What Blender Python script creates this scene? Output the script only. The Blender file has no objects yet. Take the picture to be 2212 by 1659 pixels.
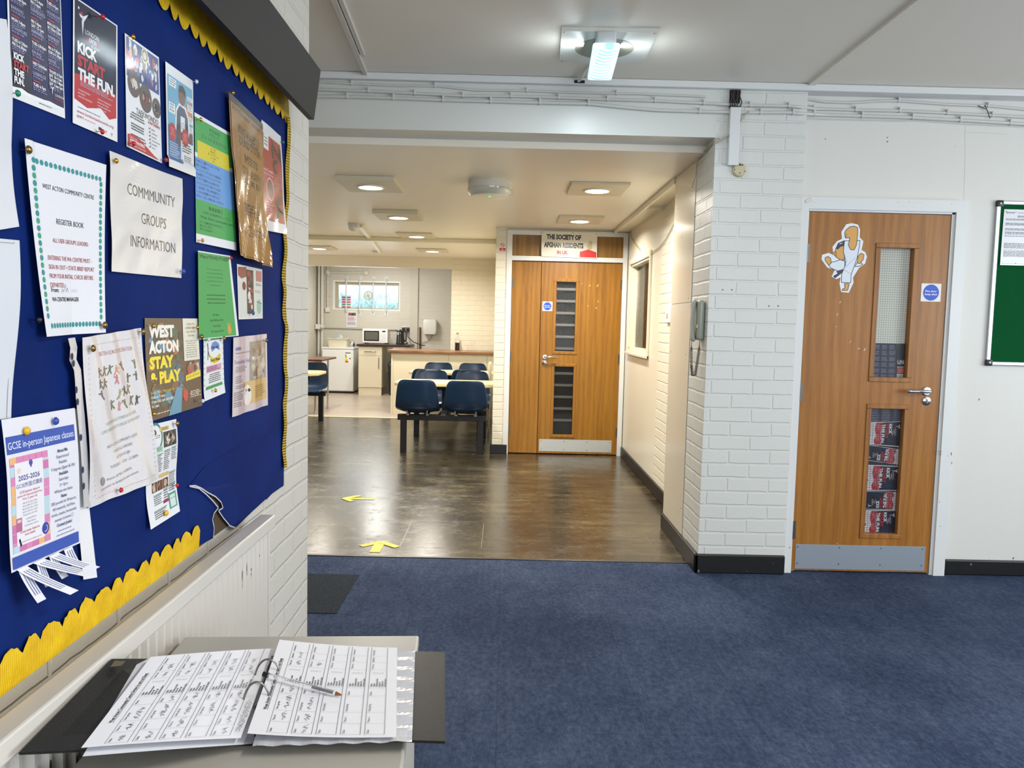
import bpy, bmesh, math, random
from mathutils import Vector, Matrix
random.seed(7)
D = bpy.data; S = bpy.context.scene; COL = S.collection
PI = math.pi

# ---------------------------------------------------------------- camera
F = 1700.0
CR = ((0.99970193, -0.00810633, 0.02302901),
      (0.02233955, -0.07677702, -0.99679799),
      (0.00984848, 0.99701533, -0.07657304))
CP = Vector((0, 0, 1.345))
cam = D.cameras.new('camera'); camo = D.objects.new('camera', cam); COL.objects.link(camo)
cam.sensor_width = 36.0; cam.lens = F / 2212 * 36; cam.clip_start = .05; cam.clip_end = 200
r, d, f = [Vector(v) for v in CR]
camo.matrix_world = Matrix(((r.x, -d.x, -f.x, CP.x), (r.y, -d.y, -f.y, CP.y), (r.z, -d.z, -f.z, CP.z), (0, 0, 0, 1)))
S.camera = camo

def at(x, y, X=None, Y=None, Z=None):
    "the point of the plane X=, Y= or Z= that the photograph shows at pixel x, y"
    a, b = (x - 1106) / F, (y - 829.5) / F
    v = Vector([CR[0][i] * a + CR[1][i] * b + CR[2][i] for i in range(3)])
    t = (X - CP.x) / v.x if X is not None else (Y - CP.y) / v.y if Y is not None else (Z - CP.z) / v.z
    return CP + v * t

# ---------------------------------------------------------------- sky, daylight, exposure
S.view_settings.view_transform = 'Standard'; S.view_settings.look = 'None'
S.view_settings.gamma = 1.0; S.view_settings.use_curve_mapping = False
S.view_settings.exposure = 0.16
W = D.worlds.new('sky'); S.world = W; W.use_nodes = True
W.node_tree.nodes['Background'].inputs[0].default_value = (.75, .87, 1, 1)
W.node_tree.nodes['Background'].inputs[1].default_value = 1.0

def area(name, loc, direction, sx, sy, power, col, spread=PI, shape='RECTANGLE'):
    l = D.lights.new(name, 'AREA'); l.shape = shape; l.size = sx; l.size_y = sy; l.energy = power; l.color = col; l.spread = spread
    o = D.objects.new(name, l); COL.objects.link(o); o.location = loc
    o.rotation_euler = Vector(direction).to_track_quat('-Z', 'Y').to_euler(); return o
# daylight through the two big windows of the hall (behind and to the right of the camera) and the kitchen windows
area('daylight_right', (5.0, 1.0, 1.55), (-1, 0, -.15), 4.2, 1.7, 120, (.86, .93, 1))
area('daylight_back', (1.9, -3.35, 1.55), (0, 1, -.12), 4.0, 1.7, 80, (.86, .93, 1))
area('daylight_kitchen', (-2.63, 14.86, 1.8), (0, -1, -.2), 1.15, .45, 3, (.85, .93, 1))
area('daylight_lobby', (-3.45, 12.4, 1.5), (1, 0, -.1), 1.6, 1.0, 9, (.8, .9, 1))

# ---------------------------------------------------------------- materials
def lin(c):
    if isinstance(c, str):
        c = c.lstrip('#')
        if len(c) == 3: c = ''.join(k * 2 for k in c)
        c = [int(c[i:i + 2], 16) / 255 for i in (0, 2, 4)]
    return tuple(k / 12.92 if k <= .04045 else ((k + .055) / 1.055) ** 2.4 for k in c) + (1,)
MC = {}
class NT:
    def __init__(s, name):
        s.m = D.materials.new(name); s.m.use_nodes = True; s.t = s.m.node_tree; s.b = s.t.nodes['Principled BSDF']
    def n(s, typ, **kw):
        n = s.t.nodes.new('ShaderNode' + typ)
        for k, v in kw.items():
            if k[0] == 'i' and k[1:].isdigit(): k = int(k[1:])
            if isinstance(k, int) or k in n.inputs: s.put(n.inputs[k], v)
            else: setattr(n, k, v)
        return n
    def put(s, i, v):
        if hasattr(v, 'is_output'): s.t.links.new(v, i)
        elif hasattr(v, 'outputs'): s.t.links.new(v.outputs[0], i)
        else: i.default_value = v
    def set(s, **kw):
        for k, v in kw.items(): s.put(s.b.inputs[k.replace('_', ' ')], v)
    def uv(s, sx=1, sy=1, rot=0):
        c = s.n('UVMap'); m = s.n('Mapping'); s.t.links.new(c.outputs[0], m.inputs[0])
        m.inputs['Scale'].default_value = (sx, sy, 1); m.inputs['Rotation'].default_value = (0, 0, rot); return m
    def obj(s, sc=(1, 1, 1)):
        c = s.n('TexCoord'); m = s.n('Mapping'); s.t.links.new(c.outputs['Object'], m.inputs[0]); m.inputs['Scale'].default_value = sc; return m
    def noise(s, vec, scale, detail=4, rough=.55):
        n = s.n('TexNoise', Scale=scale, Detail=detail, Roughness=rough); s.t.links.new(vec.outputs[0], n.inputs['Vector']); return n
    def ramp(s, fac, *st):
        n = s.n('ValToRGB'); s.put(n.inputs[0], fac); e = n.color_ramp.elements
        while len(e) < len(st): e.new(.5)
        for k, (p, c) in zip(e, st): k.position = p; k.color = lin(c) if isinstance(c, str) else (c, c, c, 1)
        return n
    def math(s, op, a, b=0.0, c=0.0): return s.n('Math', operation=op, i0=a, i1=b, i2=c)
    def bump(s, h, strength=.5, dist=.002, normal=None):
        n = s.n('Bump', Strength=strength, Distance=dist, Height=h)
        if normal: s.put(n.inputs['Normal'], normal)
        return n

def mat(col, rough=.6, metal=0, spec=.5, coat=0, emit=0, name=None):
    k = (str(col), rough, metal, spec, coat, emit)
    if k not in MC:
        t = NT(name or 'plain'); c = lin(col)
        t.set(Base_Color=c, Roughness=rough, Metallic=metal, Specular_IOR_Level=spec, Coat_Weight=coat)
        if coat: t.set(Coat_Roughness=.08)
        if emit: t.set(Emission_Color=c, Emission_Strength=emit)
        MC[k] = t.m
    return MC[k]

def paint(name, col, rough=.5, bump=.25, scale=55, vary=.04):
    t = NT(name); v = t.obj(); n = t.noise(v, scale, 3); big = t.noise(v, 1.6, 4)
    c = lin(col); lo = tuple(k * (1 - vary) for k in c[:3]) + (1,)
    mx = t.n('Mix', data_type='RGBA'); t.put(mx.inputs[0], big.outputs[0]); mx.inputs[6].default_value = lo; mx.inputs[7].default_value = c
    t.set(Base_Color=mx.outputs[2], Roughness=rough, Normal=t.bump(n.outputs[0], bump, .002)); return t.m

def brickpaint(name, col, rough=.5, depth=.006, strength=1.0, mort=.008):
    t = NT(name); u = t.uv(); n = t.noise(u, 9, 3); n2 = t.noise(u, 70, 3)
    off = t.n('VectorMath', operation='SCALE'); t.put(off.inputs[0], n.outputs[1]); off.inputs[3].default_value = .012
    add = t.n('VectorMath', operation='ADD'); t.put(add.inputs[0], u); t.put(add.inputs[1], off)
    b = t.n('TexBrick', Color1=(1, 1, 1, 1), Color2=(.8, .8, .8, 1), Mortar=(0, 0, 0, 1), Scale=1.0)
    b.inputs['Mortar Size'].default_value = mort; b.inputs['Mortar Smooth'].default_value = .6
    b.inputs['Brick Width'].default_value = .225; b.inputs['Row Height'].default_value = .0765
    t.put(b.inputs['Vector'], add)
    h = t.math('MULTIPLY_ADD', n2.outputs[0], .28, b.outputs['Color'])
    c = lin(col); lo = tuple(k * .93 for k in c[:3]) + (1,); big = t.noise(u, 2.0, 3)
    mx = t.n('Mix', data_type='RGBA'); t.put(mx.inputs[0], big.outputs[0]); mx.inputs[6].default_value = lo; mx.inputs[7].default_value = c
    t.set(Base_Color=mx.outputs[2], Roughness=rough, Normal=t.bump(h, strength, depth)); return t.m

def oak(name, a, b, c, rough=.35, ax=2):   # ax: the axis the grain runs along
    t = NT(name); _o = t.obj; t.obj = lambda q: _o(tuple(q[2] if k == ax else q[0] for k in range(3)))
    v = t.obj((7, 7, .55)); n = t.noise(v, 1.5, 5, .55); v2 = t.obj((210, 210, 5)); n2 = t.noise(v2, 1.5, 4, .65); v4 = t.obj((60, 60, 1.6)); n4 = t.noise(v4, 1.5, 4, .6)
    v3 = t.obj((3.5, 3.5, .45)); w = t.n('TexWave', Scale=1.6, Distortion=9.0, Detail=3.0); t.put(w.inputs['Vector'], v3)
    m = t.math('MULTIPLY_ADD', n4.outputs[0], .34, t.math('MULTIPLY_ADD', n2.outputs[0], .36, t.math('MULTIPLY_ADD', w.outputs[1], .1, t.math('MULTIPLY', n.outputs[0], .4))))
    r = t.ramp(m, (.44, a), (.6, b), (.78, c))
    t.set(Base_Color=r, Roughness=rough, Normal=t.bump(n2.outputs[0], .12, .001)); return t.m

# ---------------------------------------------------------------- mesh building
WL = {}
def tag(o, label=None, cat=None, group=None, kind=None):
    for k, v in (('label', label), ('category', cat), ('group', group), ('kind', kind)):
        if v: o[k] = v
    return o
def empty(name, loc, label=None, cat=None, group=None, kind=None):
    o = D.objects.new(name, None); COL.objects.link(o); o.location = loc; o.empty_display_size = .05
    WL[o.name] = Vector(loc); return tag(o, label, cat, group, kind)

class B:
    def __init__(s): s.bm = bmesh.new(); s.mi = 0
    def face(s, vs, mi=None):
        try: f = s.bm.faces.new(vs)
        except ValueError: return
        f.material_index = s.mi if mi is None else mi; return f
    def poly(s, pts, mi=None): return s.face([s.bm.verts.new(p) for p in pts], mi)
    def hexa(s, p, mi=None):   # p: 4 bottom, 4 top (same winding)
        v = [s.bm.verts.new(k) for k in p]
        for q in ((3, 2, 1, 0), (4, 5, 6, 7), (0, 1, 5, 4), (1, 2, 6, 5), (2, 3, 7, 6), (3, 0, 4, 7)): s.face([v[k] for k in q], mi)
        return v
    def box(s, x0, x1, y0, y1, z0, z1, mi=None, bev=0, rot=None, seg=2):
        v = s.hexa([(x0, y0, z0), (x1, y0, z0), (x1, y1, z0), (x0, y1, z0), (x0, y0, z1), (x1, y0, z1), (x1, y1, z1), (x0, y1, z1)], mi)
        if bev:
            es = list({e for k in v for e in k.link_edges})
            r = bmesh.ops.bevel(s.bm, geom=es, offset=bev, segments=seg, affect='EDGES', profile=.5)
            for f in r['faces']: f.material_index = s.mi if mi is None else mi
        return s
    def ring(s, c, u, w, r, n, ph=0, r2=None):
        return [s.bm.verts.new(c + u * (r * math.cos(2 * PI * k / n + ph)) + w * ((r2 or r) * math.sin(2 * PI * k / n + ph))) for k in range(n)]
    def skin(s, rings, cap=True, mi=None, closed=True):
        for a, b in zip(rings, rings[1:]):
            n = len(a)
            for k in range(n if closed else n - 1): s.face([a[k], a[(k + 1) % n], b[(k + 1) % n], b[k]], mi)
        if cap: s.face(rings[0][::-1], mi); s.face(rings[-1], mi)
        return s
    def cyl(s, p, q, r, r2=None, n=16, mi=None, ph=0):
        p, q = Vector(p), Vector(q); a = (q - p).normalized(); u = a.orthogonal().normalized(); w = a.cross(u)
        return s.skin([s.ring(p, u, w, r, n, ph), s.ring(q, u, w, r if r2 is None else r2, n, ph)], True, mi)
    def lathe(s, o, axis, prof, n=24, mi=None):   # prof: (radius, height along axis)
        o = Vector(o); a = Vector(axis).normalized(); u = a.orthogonal().normalized(); w = a.cross(u)
        return s.skin([s.ring(o + a * h, u, w, max(r, 1e-4), n) for r, h in prof], True, mi)
    def tube(s, pts, r, n=8, mi=None, cap=True):
        pts = [Vector(p) for p in pts]; rings = []; u = None
        for i, p in enumerate(pts):
            a = (pts[min(i + 1, len(pts) - 1)] - pts[max(i - 1, 0)]).normalized()
            if u is None: u = a.orthogonal().normalized()
            else:
                u = u - a * u.dot(a)
                u = u.normalized() if u.length > 1e-6 else a.orthogonal().normalized()
            rings.append(s.ring(p, u, a.cross(u), r, n))
        return s.skin(rings, cap, mi)
    def prism(s, pts, vec, mi=None):   # extrude a polygon
        vec = Vector(vec); a = [s.bm.verts.new(p) for p in pts]; b = [s.bm.verts.new(Vector(p) + vec) for p in pts]
        return s.skin([a, b], True, mi)
    def grid(s, fn, nu, nv, mi=None):
        g = [[s.bm.verts.new(fn(i / nu, j / nv)) for i in range(nu + 1)] for j in range(nv + 1)]
        for j in range(nv):
            for i in range(nu): s.face([g[j][i], g[j][i + 1], g[j + 1][i + 1], g[j + 1][i]], mi)
        return g
    def xf(s, m): bmesh.ops.transform(s.bm, matrix=m, verts=s.bm.verts); return s
    def obj(s, name, mats, parent=None, label=None, cat=None, group=None, kind=None, smooth=None, fix=True, origin=None):
        bm = s.bm
        if fix: bmesh.ops.recalc_face_normals(bm, faces=bm.faces)
        uvl = bm.loops.layers.uv.new('UVMap')
        for f in bm.faces:
            n = f.normal; ax = max(range(3), key=lambda k: abs(n[k]))
            for l in f.loops:
                c = l.vert.co; l[uvl].uv = (c.y, c.z) if ax == 0 else (c.x, c.z) if ax == 1 else (c.x, c.y)
        if smooth is not None:
            for f in bm.faces: f.smooth = True
            for e in bm.edges:
                if len(e.link_faces) == 2 and e.calc_face_angle(0) > math.radians(smooth): e.smooth = False
        xs = [v.co for v in bm.verts]
        lo = Vector([min(c[k] for c in xs) for k in range(3)]); hi = Vector([max(c[k] for c in xs) for k in range(3)])
        c = Vector(origin) if origin is not None else Vector(((lo.x + hi.x) / 2, (lo.y + hi.y) / 2, lo.z))
        bmesh.ops.translate(bm, vec=-c, verts=bm.verts)
        me = D.meshes.new(name); bm.to_mesh(me); bm.free()
        for m in (mats if isinstance(mats, (list, tuple)) else [mats]): me.materials.append(m)
        o = D.objects.new(name, me); COL.objects.link(o)
        if parent is not None: o.parent = parent; o.location = c - WL[parent.name]
        else: o.location = c
        WL[o.name] = c
        return tag(o, label, cat, group, kind)

def struct(name, b, m, parent=None, smooth=None):
    return b.obj(name, m, parent, kind=None if parent is not None else 'structure', smooth=smooth)
def bx(*a, **k): return B().box(*a, **k)
def copy_tree(o, parent=None):
    c = o.copy(); COL.objects.link(c)
    if parent is not None: c.parent = parent
    for ch in list(o.children): copy_tree(ch, c)
    return c

# ---------------------------------------------------------------- lettering and flat artwork
TX = {}
def glyphs(txt, bold=0):
    k = (txt, bold)
    if k not in TX:
        cu = D.curves.new('lettering', 'FONT'); cu.body = txt; cu.resolution_u = 2; cu.offset = bold
        o = D.objects.new('lettering', cu); COL.objects.link(o)
        dg = bpy.context.evaluated_depsgraph_get(); dg.update()
        me = o.evaluated_get(dg).to_mesh()
        vs = [(v.co.x, v.co.y) for v in me.vertices]; fs = [tuple(p.vertices) for p in me.polygons]
        x0 = min((v[0] for v in vs), default=0); x1 = max((v[0] for v in vs), default=1)
        TX[k] = ([(x - x0, y) for x, y in vs], fs, x1 - x0)
        o.evaluated_get(dg).to_mesh_clear(); D.objects.remove(o); D.curves.remove(cu)
    return TX[k]

class Art:
    """a flat sheet (paper, sign, sticker) with its print. s runs 0..1 along the top edge, t runs 0..1 down."""
    def __init__(s, corners, normal, paper='#ededeb', rough=.55, deform=None, base=.001, n=14, coat=0, outline=None, step=.00002, lift0=0):
        s.c = [Vector(c) for c in corners]; s.nrm = Vector(normal).normalized(); s.b = B(); s.df = deform; s.base = base; s.st = step
        s.g = .008
        s.W = ((s.c[1] - s.c[0]).length + (s.c[2] - s.c[3]).length) / 2; s.H = ((s.c[3] - s.c[0]).length + (s.c[2] - s.c[1]).length) / 2
        s.mats = []; s.rough = rough; s.coat = coat; s.layer = 0
        if paper:
            nu, nv = (max(n, round(s.W / s.g)), max(n, round(s.H / s.g))) if deform else (n, n)
            s.b.grid(lambda u, v: s.p(u, v), nu, nv, s.m(paper))
            s.layer = lift0 or (12 if deform else 5)
    def m(s, col):
        mt = col if not isinstance(col, str) else mat(col, s.rough, coat=s.coat, name='print')
        if mt not in s.mats: s.mats.append(mt)
        return s.mats.index(mt)
    def p(s, u, v):
        a, b, c, d = s.c; q = a * (1 - u) * (1 - v) + b * u * (1 - v) + c * u * v + d * (1 - u) * v
        return q + s.nrm * (s.base + s.layer * s.st + (s.df(u, v) if s.df else 0))
    def up(s, k=.6): s.layer += k; return s
    def rect(s, u0, v0, u1, v1, col):
        s.up(); nu = max(1, round((u1 - u0) * s.W / s.g)) if s.df else 1; nv = max(1, round((v1 - v0) * s.H / s.g)) if s.df else 1
        s.b.grid(lambda u, v: s.p(u0 + (u1 - u0) * u, v0 + (v1 - v0) * v), nu, nv, s.m(col)); return s
    def polyfan(s, pts, col, lift=.5):
        s.layer += lift; vs = [s.b.bm.verts.new(s.p(*q)) for q in pts]; f = s.b.face(vs, s.m(col))
        if f and len(vs) > 4: f.normal_update(); bmesh.ops.triangulate(s.b.bm, faces=[f], ngon_method='EAR_CLIP')
        return s
    poly = polyfan
    def ell(s, u, v, ru, col, rv=None, n=20, a0=0, a1=2 * PI):
        rv = ru * s.W / s.H if rv is None else rv
        return s.poly([(u + ru * math.cos(a0 + (a1 - a0) * k / n), v + rv * math.sin(a0 + (a1 - a0) * k / n)) for k in range(n)], col, .15)
    def ringo(s, u, v, ru, wd, col, n=24, rv=None):
        s.up(); rv = ru * s.W / s.H if rv is None else rv; k2 = 1 - wd; i = s.m(col)
        P = [[s.b.bm.verts.new(s.p(u + ru * q * math.cos(2 * PI * k / n), v + rv * q * math.sin(2 * PI * k / n))) for k in range(n)] for q in (1, k2)]
        s.b.skin(P, False, i); return s
    def line(s, u0, v0, u1, v1, w, col):   # w in metres
        dx, dy = (u1 - u0) * s.W, (v1 - v0) * s.H; L = math.hypot(dx, dy) or 1; nx, ny = -dy / L * w / 2 / s.W, dx / L * w / 2 / s.H
        return s.poly([(u0 + nx, v0 + ny), (u1 + nx, v1 + ny), (u1 - nx, v1 - ny), (u0 - nx, v0 - ny)], col, .15)
    def frame(s, u0, v0, u1, v1, w, col):
        for a in ((u0, v0, u1, v0), (u1, v0, u1, v1), (u1, v1, u0, v1), (u0, v1, u0, v0)): s.line(*a, w, col)
        return s
    def text(s, txt, u, v, h, col, w=None, al='l', bold=0, rot=0, wmax=None, lift=True):
        """v is the baseline; h the capital height in t units; w the width in s units"""
        if lift: s.up()
        vs, fs, wd = glyphs(txt, bold); wd = wd or 1; i = s.m(col); cap = .73
        sy = h / cap; sx = (w / wd) if w else sy * s.H / s.W
        if wmax and sx * wd > wmax: sx = wmax / wd
        o = 0 if al == 'l' else -sx * wd / 2 if al == 'c' else -sx * wd
        ca, sa = math.cos(rot), math.sin(rot); P = []
        for x, y in vs:
            du, dv = x * sx + o, -y * sy
            if rot: mx, my = du * s.W, dv * s.H; du, dv = (mx * ca - my * sa) / s.W, (mx * sa + my * ca) / s.H
            P.append(s.b.bm.verts.new(s.p(u + du, v + dv)))
        for f in fs: s.b.face([P[k] for k in f], i)
        return s
    def lines(s, rows, u, v, h, dv, col, al='l', bold=0, wmax=None, w=None):
        s.up()
        for k, t in enumerate(rows):
            if t: s.text(t, u, v + k * dv, h, col, al=al, bold=bold, wmax=wmax, w=w, lift=False)
        return s
    def greek(s, u0, v0, u1, v1, n, col, al='l', fill=.5, seed=1):   # lines of print too small to read
        rr = random.Random(seed); dv = (v1 - v0) / n; s.up()
        for k in range(n):
            L = (u1 - u0) * rr.uniform(.72, 1); a = u0 if al == 'l' else (u0 + u1 - L) / 2; x = a; i = s.m(col); y = v0 + k * dv
            while x < a + L:
                wl = min(rr.uniform(.02, .075) * max(.3, u1 - u0) * 2, a + L - x)
                if wl < .004: break
                s.b.poly([s.p(x, y), s.p(x + wl, y), s.p(x + wl, y + dv * fill), s.p(x, y + dv * fill)], i); x += wl + .012
        return s
    def blobs(s, u0, v0, u1, v1, n, cols, r, seed=1):
        rr = random.Random(seed)
        for k in range(n):
            cu, cv = rr.uniform(u0 + r, u1 - r), rr.uniform(v0 + r, v1 - r); m = rr.randint(4, 7); a = rr.random() * 6; q = r * rr.uniform(.5, 1.2)
            s.poly([(min(u1, max(u0, cu + q * rr.uniform(.6, 1.2) * math.cos(a + 2 * PI * j / m))), min(v1, max(v0, cv + q * rr.uniform(.6, 1.2) * math.sin(a + 2 * PI * j / m)))) for j in range(m)], rr.choice(cols), .25)
        return s
    def done(s, name, label=None, cat=None, group=None, parent=None, fix=False):
        return s.b.obj(name, s.mats, parent, label, cat, group, fix=fix)
# ================================================================ the setting
YD, YK, YW, YB = 4.31, 8.08, 12.0, 14.95          # hall door wall, double doors, kitchen opening, kitchen back wall
XL, XR, ZC, ZL = -.72, 1.235, 2.635, 2.315        # pinboard wall, corridor right wall, hall ceiling, lobby ceiling
wallw = paint('white_wall_paint', '#dddbd4', .45, .2)
cream = paint('cream_wall_paint', '#e6dfcb', .28, .15)
ceilm = paint('hall_ceiling_paint', '#efe8db', .4, .12)
ceill = paint('lobby_ceiling_gloss_paint', '#f7f0e1', .36, .12, 40)
trimw = mat('#dfe0de', .35, name='white_gloss_trim'); creamtrim = mat('#e4dcc4', .3, name='cream_gloss_trim')
brickw = brickpaint('painted_brick_white', '#dcdcd6', .42, .0035, .8)
brickl = brickpaint('painted_brick_grey_white', '#dad5ca', .55, .004, .8)
brickc = brickpaint('painted_brick_cream', '#e8e1cd', .35, .0035, .8)
brickk = brickpaint('painted_brick_kitchen', '#d3cdbf', .5, .0025, .5)
blackp = NT('black_skirting_paint'); _n = blackp.noise(blackp.obj(), 38, 2)
blackp.set(Base_Color=blackp.ramp(_n.outputs[0], (.0, '#0d0d0e'), (.73, '#141414'), (.76, '#77757a')), Roughness=.4); blackp = blackp.m

# carpet
t = NT('blue_carpet'); v = t.obj(); n1 = t.noise(v, 380, 2); n2 = t.noise(t.obj((1, .55, 1)), 60, 5, .7); n3 = t.noise(v, 1.5, 6, .6); n4 = t.noise(t.obj((3, 1, 1)), 8, 5, .7)
m = t.math('MULTIPLY_ADD', n3.outputs[0], .35, t.math('MULTIPLY_ADD', n2.outputs[0], .4, t.math('MULTIPLY_ADD', n4.outputs[0], .2, t.math('MULTIPLY', n1.outputs[0], .5))))
r = t.ramp(m, (.5, '#161f33'), (.7, '#323f59'), (.95, '#636e86'))
b = t.n('TexBrick', Color1=(1, 1, 1, 1), Color2=(.93, .93, .96, 1), Mortar=(0, 0, 0, 1), Scale=1.0, offset=0.0); b.inputs['Mortar Size'].default_value = .0012; b.inputs['Brick Width'].default_value = .5; b.inputs['Row Height'].default_value = .5; t.put(b.inputs['Vector'], t.uv())
mx = t.n('Mix', data_type='RGBA', blend_type='MULTIPLY', i0=.32); t.put(mx.inputs[6], r); t.put(mx.inputs[7], b.outputs['Color'])
t.set(Base_Color=mx.outputs[2], Roughness=.95, Specular_IOR_Level=.15, Normal=t.bump(n1.outputs[0], .6, .003)); carpet = t.m
t = NT('speckled_grey_carpet'); v = t.obj(); n1 = t.noise(v, 300, 2)
t.set(Base_Color=t.ramp(n1.outputs[0], (.4, '#22262c'), (.62, '#3a4048'), (.72, '#8d9298')), Roughness=1, Specular_IOR_Level=.1, Normal=t.bump(n1.outputs[0], .6, .003)); carpet2 = t.m
# polished brown vinyl tiles: worn streaks, tile joints
t = NT('brown_vinyl_tiles'); u = t.uv(); st = t.noise(t.uv(1, 5), 2.2, 8, .7); fine = t.noise(t.uv(2.5, 16), 9, 6, .72); big = t.noise(u, 1.1, 5, .6); gr = t.noise(t.uv(1, 1.6), 4.5, 8, .75); sp = t.noise(u, 60, 3, .7)
b = t.n('TexBrick', Color1=(1, 1, 1, 1), Color2=(.82, .82, .82, 1), Mortar=(0, 0, 0, 1), Scale=1.0, offset=0.0)
b.inputs['Mortar Size'].default_value = .0016; b.inputs['Brick Width'].default_value = .305; b.inputs['Row Height'].default_value = .305; t.put(b.inputs['Vector'], u)
m = t.math('MULTIPLY_ADD', fine.outputs[0], .4, t.math('MULTIPLY_ADD', st.outputs[0], .5, t.math('MULTIPLY_ADD', big.outputs[0], .35, t.math('MULTIPLY', sp.outputs[0], .15))))
r = t.ramp(m, (.54, '#100d08'), (.66, '#2b2519'), (.76, '#4a422f'), (.9, '#857a5e'))
grime = t.ramp(gr.outputs[0], (.36, 0.25), (.47, 1.0))
mx = t.n('Mix', data_type='RGBA', blend_type='MULTIPLY', i0=.8); t.put(mx.inputs[6], r); t.put(mx.inputs[7], grime)
m2 = t.n('Mix', data_type='RGBA'); t.put(m2.inputs[0], t.math('MULTIPLY_ADD', b.outputs['Color'], .55, .45)); m2.inputs[6].default_value = lin('#5f543d'); t.put(m2.inputs[7], mx.outputs[2])
worn = t.ramp(gr.outputs[0], (.5, 0.0), (.72, 1.0))
ro = t.math('ADD', t.math('MULTIPLY_ADD', t.math('POWER', fine.outputs[0], 2.0), .5, .09), t.math('MULTIPLY', worn.outputs[0], .16))
h = t.math('MULTIPLY_ADD', st.outputs[0], .5, t.math('MULTIPLY_ADD', fine.outputs[0], .5, t.math('MULTIPLY_ADD', sp.outputs[0], .25, t.math('MULTIPLY', b.outputs['Color'], .2))))
t.set(Base_Color=m2.outputs[2], Roughness=ro, Specular_IOR_Level=.75, Normal=t.bump(h, .16, .003)); vinyl = t.m
t = NT('kitchen_vinyl'); n = t.noise(t.obj((.6, 5, 1)), 3, 4)
t.set(Base_Color=t.ramp(n.outputs[0], (.3, '#9d8d7c'), (.7, '#b7a999')), Roughness=.32); kvinyl = t.m

struct('floor', bx(-3.3, 5.2, -3.6, 4.42, -.1, 0), carpet)
struct('floor', bx(-3.7, 1.5, 4.42, 10.86, -.1, 0), vinyl)
struct('floor', bx(-3.7, 1.5, 10.86, 15.1, -.1, 0), kvinyl)
struct('trim_1', B().box(-3.3, 1.07, 4.40, 4.425, 0, .005, bev=.002), mat('#4a453c', .35, .6))
struct('trim_2', B().box(-3.6, -.9, 10.83, 10.9, 0, .006, bev=.002), mat('#d9c9a8', .4))
b = B(); b.mi = 0; b.box(-.605, -.600, 4.62, 5.235, .0002, .001); b.box(-.605, -.28, 5.23, 5.235, .0002, .001); b.box(-.5, -.3, 4.612, 4.616, .0002, .001); b.box(-.118, -.114, 4.62, 5.2, .0002, .001); b.box(.93, .933, 4.6, 5.05, .0002, .001)
struct('trim_3', b, mat('#7d7159', .4, .3))
tag(bx(at(660, 1243, Z=0).x - .2, -.745, 3.52, 4.075, .0005, .004).obj('carpet_tile', carpet2), 'dark speckled grey carpet tile beside the white brick wall end', 'carpet tile')

struct('ceiling', bx(-3.3, 5.2, -3.6, YD + .25, ZC, ZC + .1), ceilm)
struct('ceiling', bx(-3.7, 1.5, 4.45, 12.1, ZL, ZL + .1), ceill)
struct('ceiling', bx(-3.7, 1.5, 12.1, 15.1, 2.55, 2.65), wallw)
struct('trim_4', B().box(-3.6, XR, 9.26, 9.34, ZL - .05, ZL - .001, bev=.004), creamtrim)

# hall shell: pinboard wall pier, wall with the oak door, window walls
struct('wall_left', bx(-3.2, XL, -3.5, 2.885, 0, ZC), brickl)
b = B(); dx0, dx1, dz = at(1737, 800, Y=YD).x, at(2042, 800, Y=YD).x, at(1880, 452, Y=YD).z
b.box(1.57, dx0, YD, YD + .2, 0, ZC); b.box(dx1, 5.2, YD, YD + .2, 0, ZC); b.box(dx0, dx1, YD, YD + .2, dz, ZC)
struct('wall_front', b, wallw)
b = B(); b.box(5.05, 5.2, -3.5, YD, 0, .7); b.box(5.05, 5.2, -3.5, YD, 2.4, ZC); b.box(5.05, 5.2, -3.5, -1.1, .7, 2.4); b.box(5.05, 5.2, 3.1, YD, .7, 2.4)
struct('wall_right', b, wallw)
b = B(); b.box(-.7, 5.05, -3.6, -3.45, 0, .7); b.box(-.7, 5.05, -3.6, -3.45, 2.4, ZC); b.box(-.7, -.1, -3.6, -3.45, .7, 2.4); b.box(3.9, 5.05, -3.6, -3.45, .7, 2.4)
struct('wall_back', b, wallw)
for nm, bb in (('window_1', [(5.08, 5.14, y, y + .06, .7, 2.4) for y in (-1.1, .28, 1.66, 3.04)] + [(5.08, 5.14, -1.1, 3.1, z, z + .06) for z in (.7, 2.34)]),
               ('window_2', [(x, x + .06, -3.56, -3.5, .7, 2.4) for x in (-.1, 1.2, 2.5, 3.84)] + [(-.1, 3.9, -3.56, -3.5, z, z + .06) for z in (.7, 2.34)])):
    b = B()
    for k in bb: b.box(*k)
    struct(nm, b, trimw)
# pier between the hall and the lobby
struct('wall_pier', bx(1.09, 1.57, 4.25, 5.19, 0, ZC), brickw)
# beam over the opening
b = B(); b.box(-3.2, 1.09, 4.25, 4.47, 2.352, ZC); b.box(-3.2, 1.09, 4.47, 4.53, 2.318, 2.5)
struct('wall_beam', b, paint('beam_gloss_paint', '#d9dad4', .36, .1, 30))
struct('trim_5', B().box(-3.2, 5.05, 4.215, 4.31, 2.598, ZC - .001, bev=.005), trimw)
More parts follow.
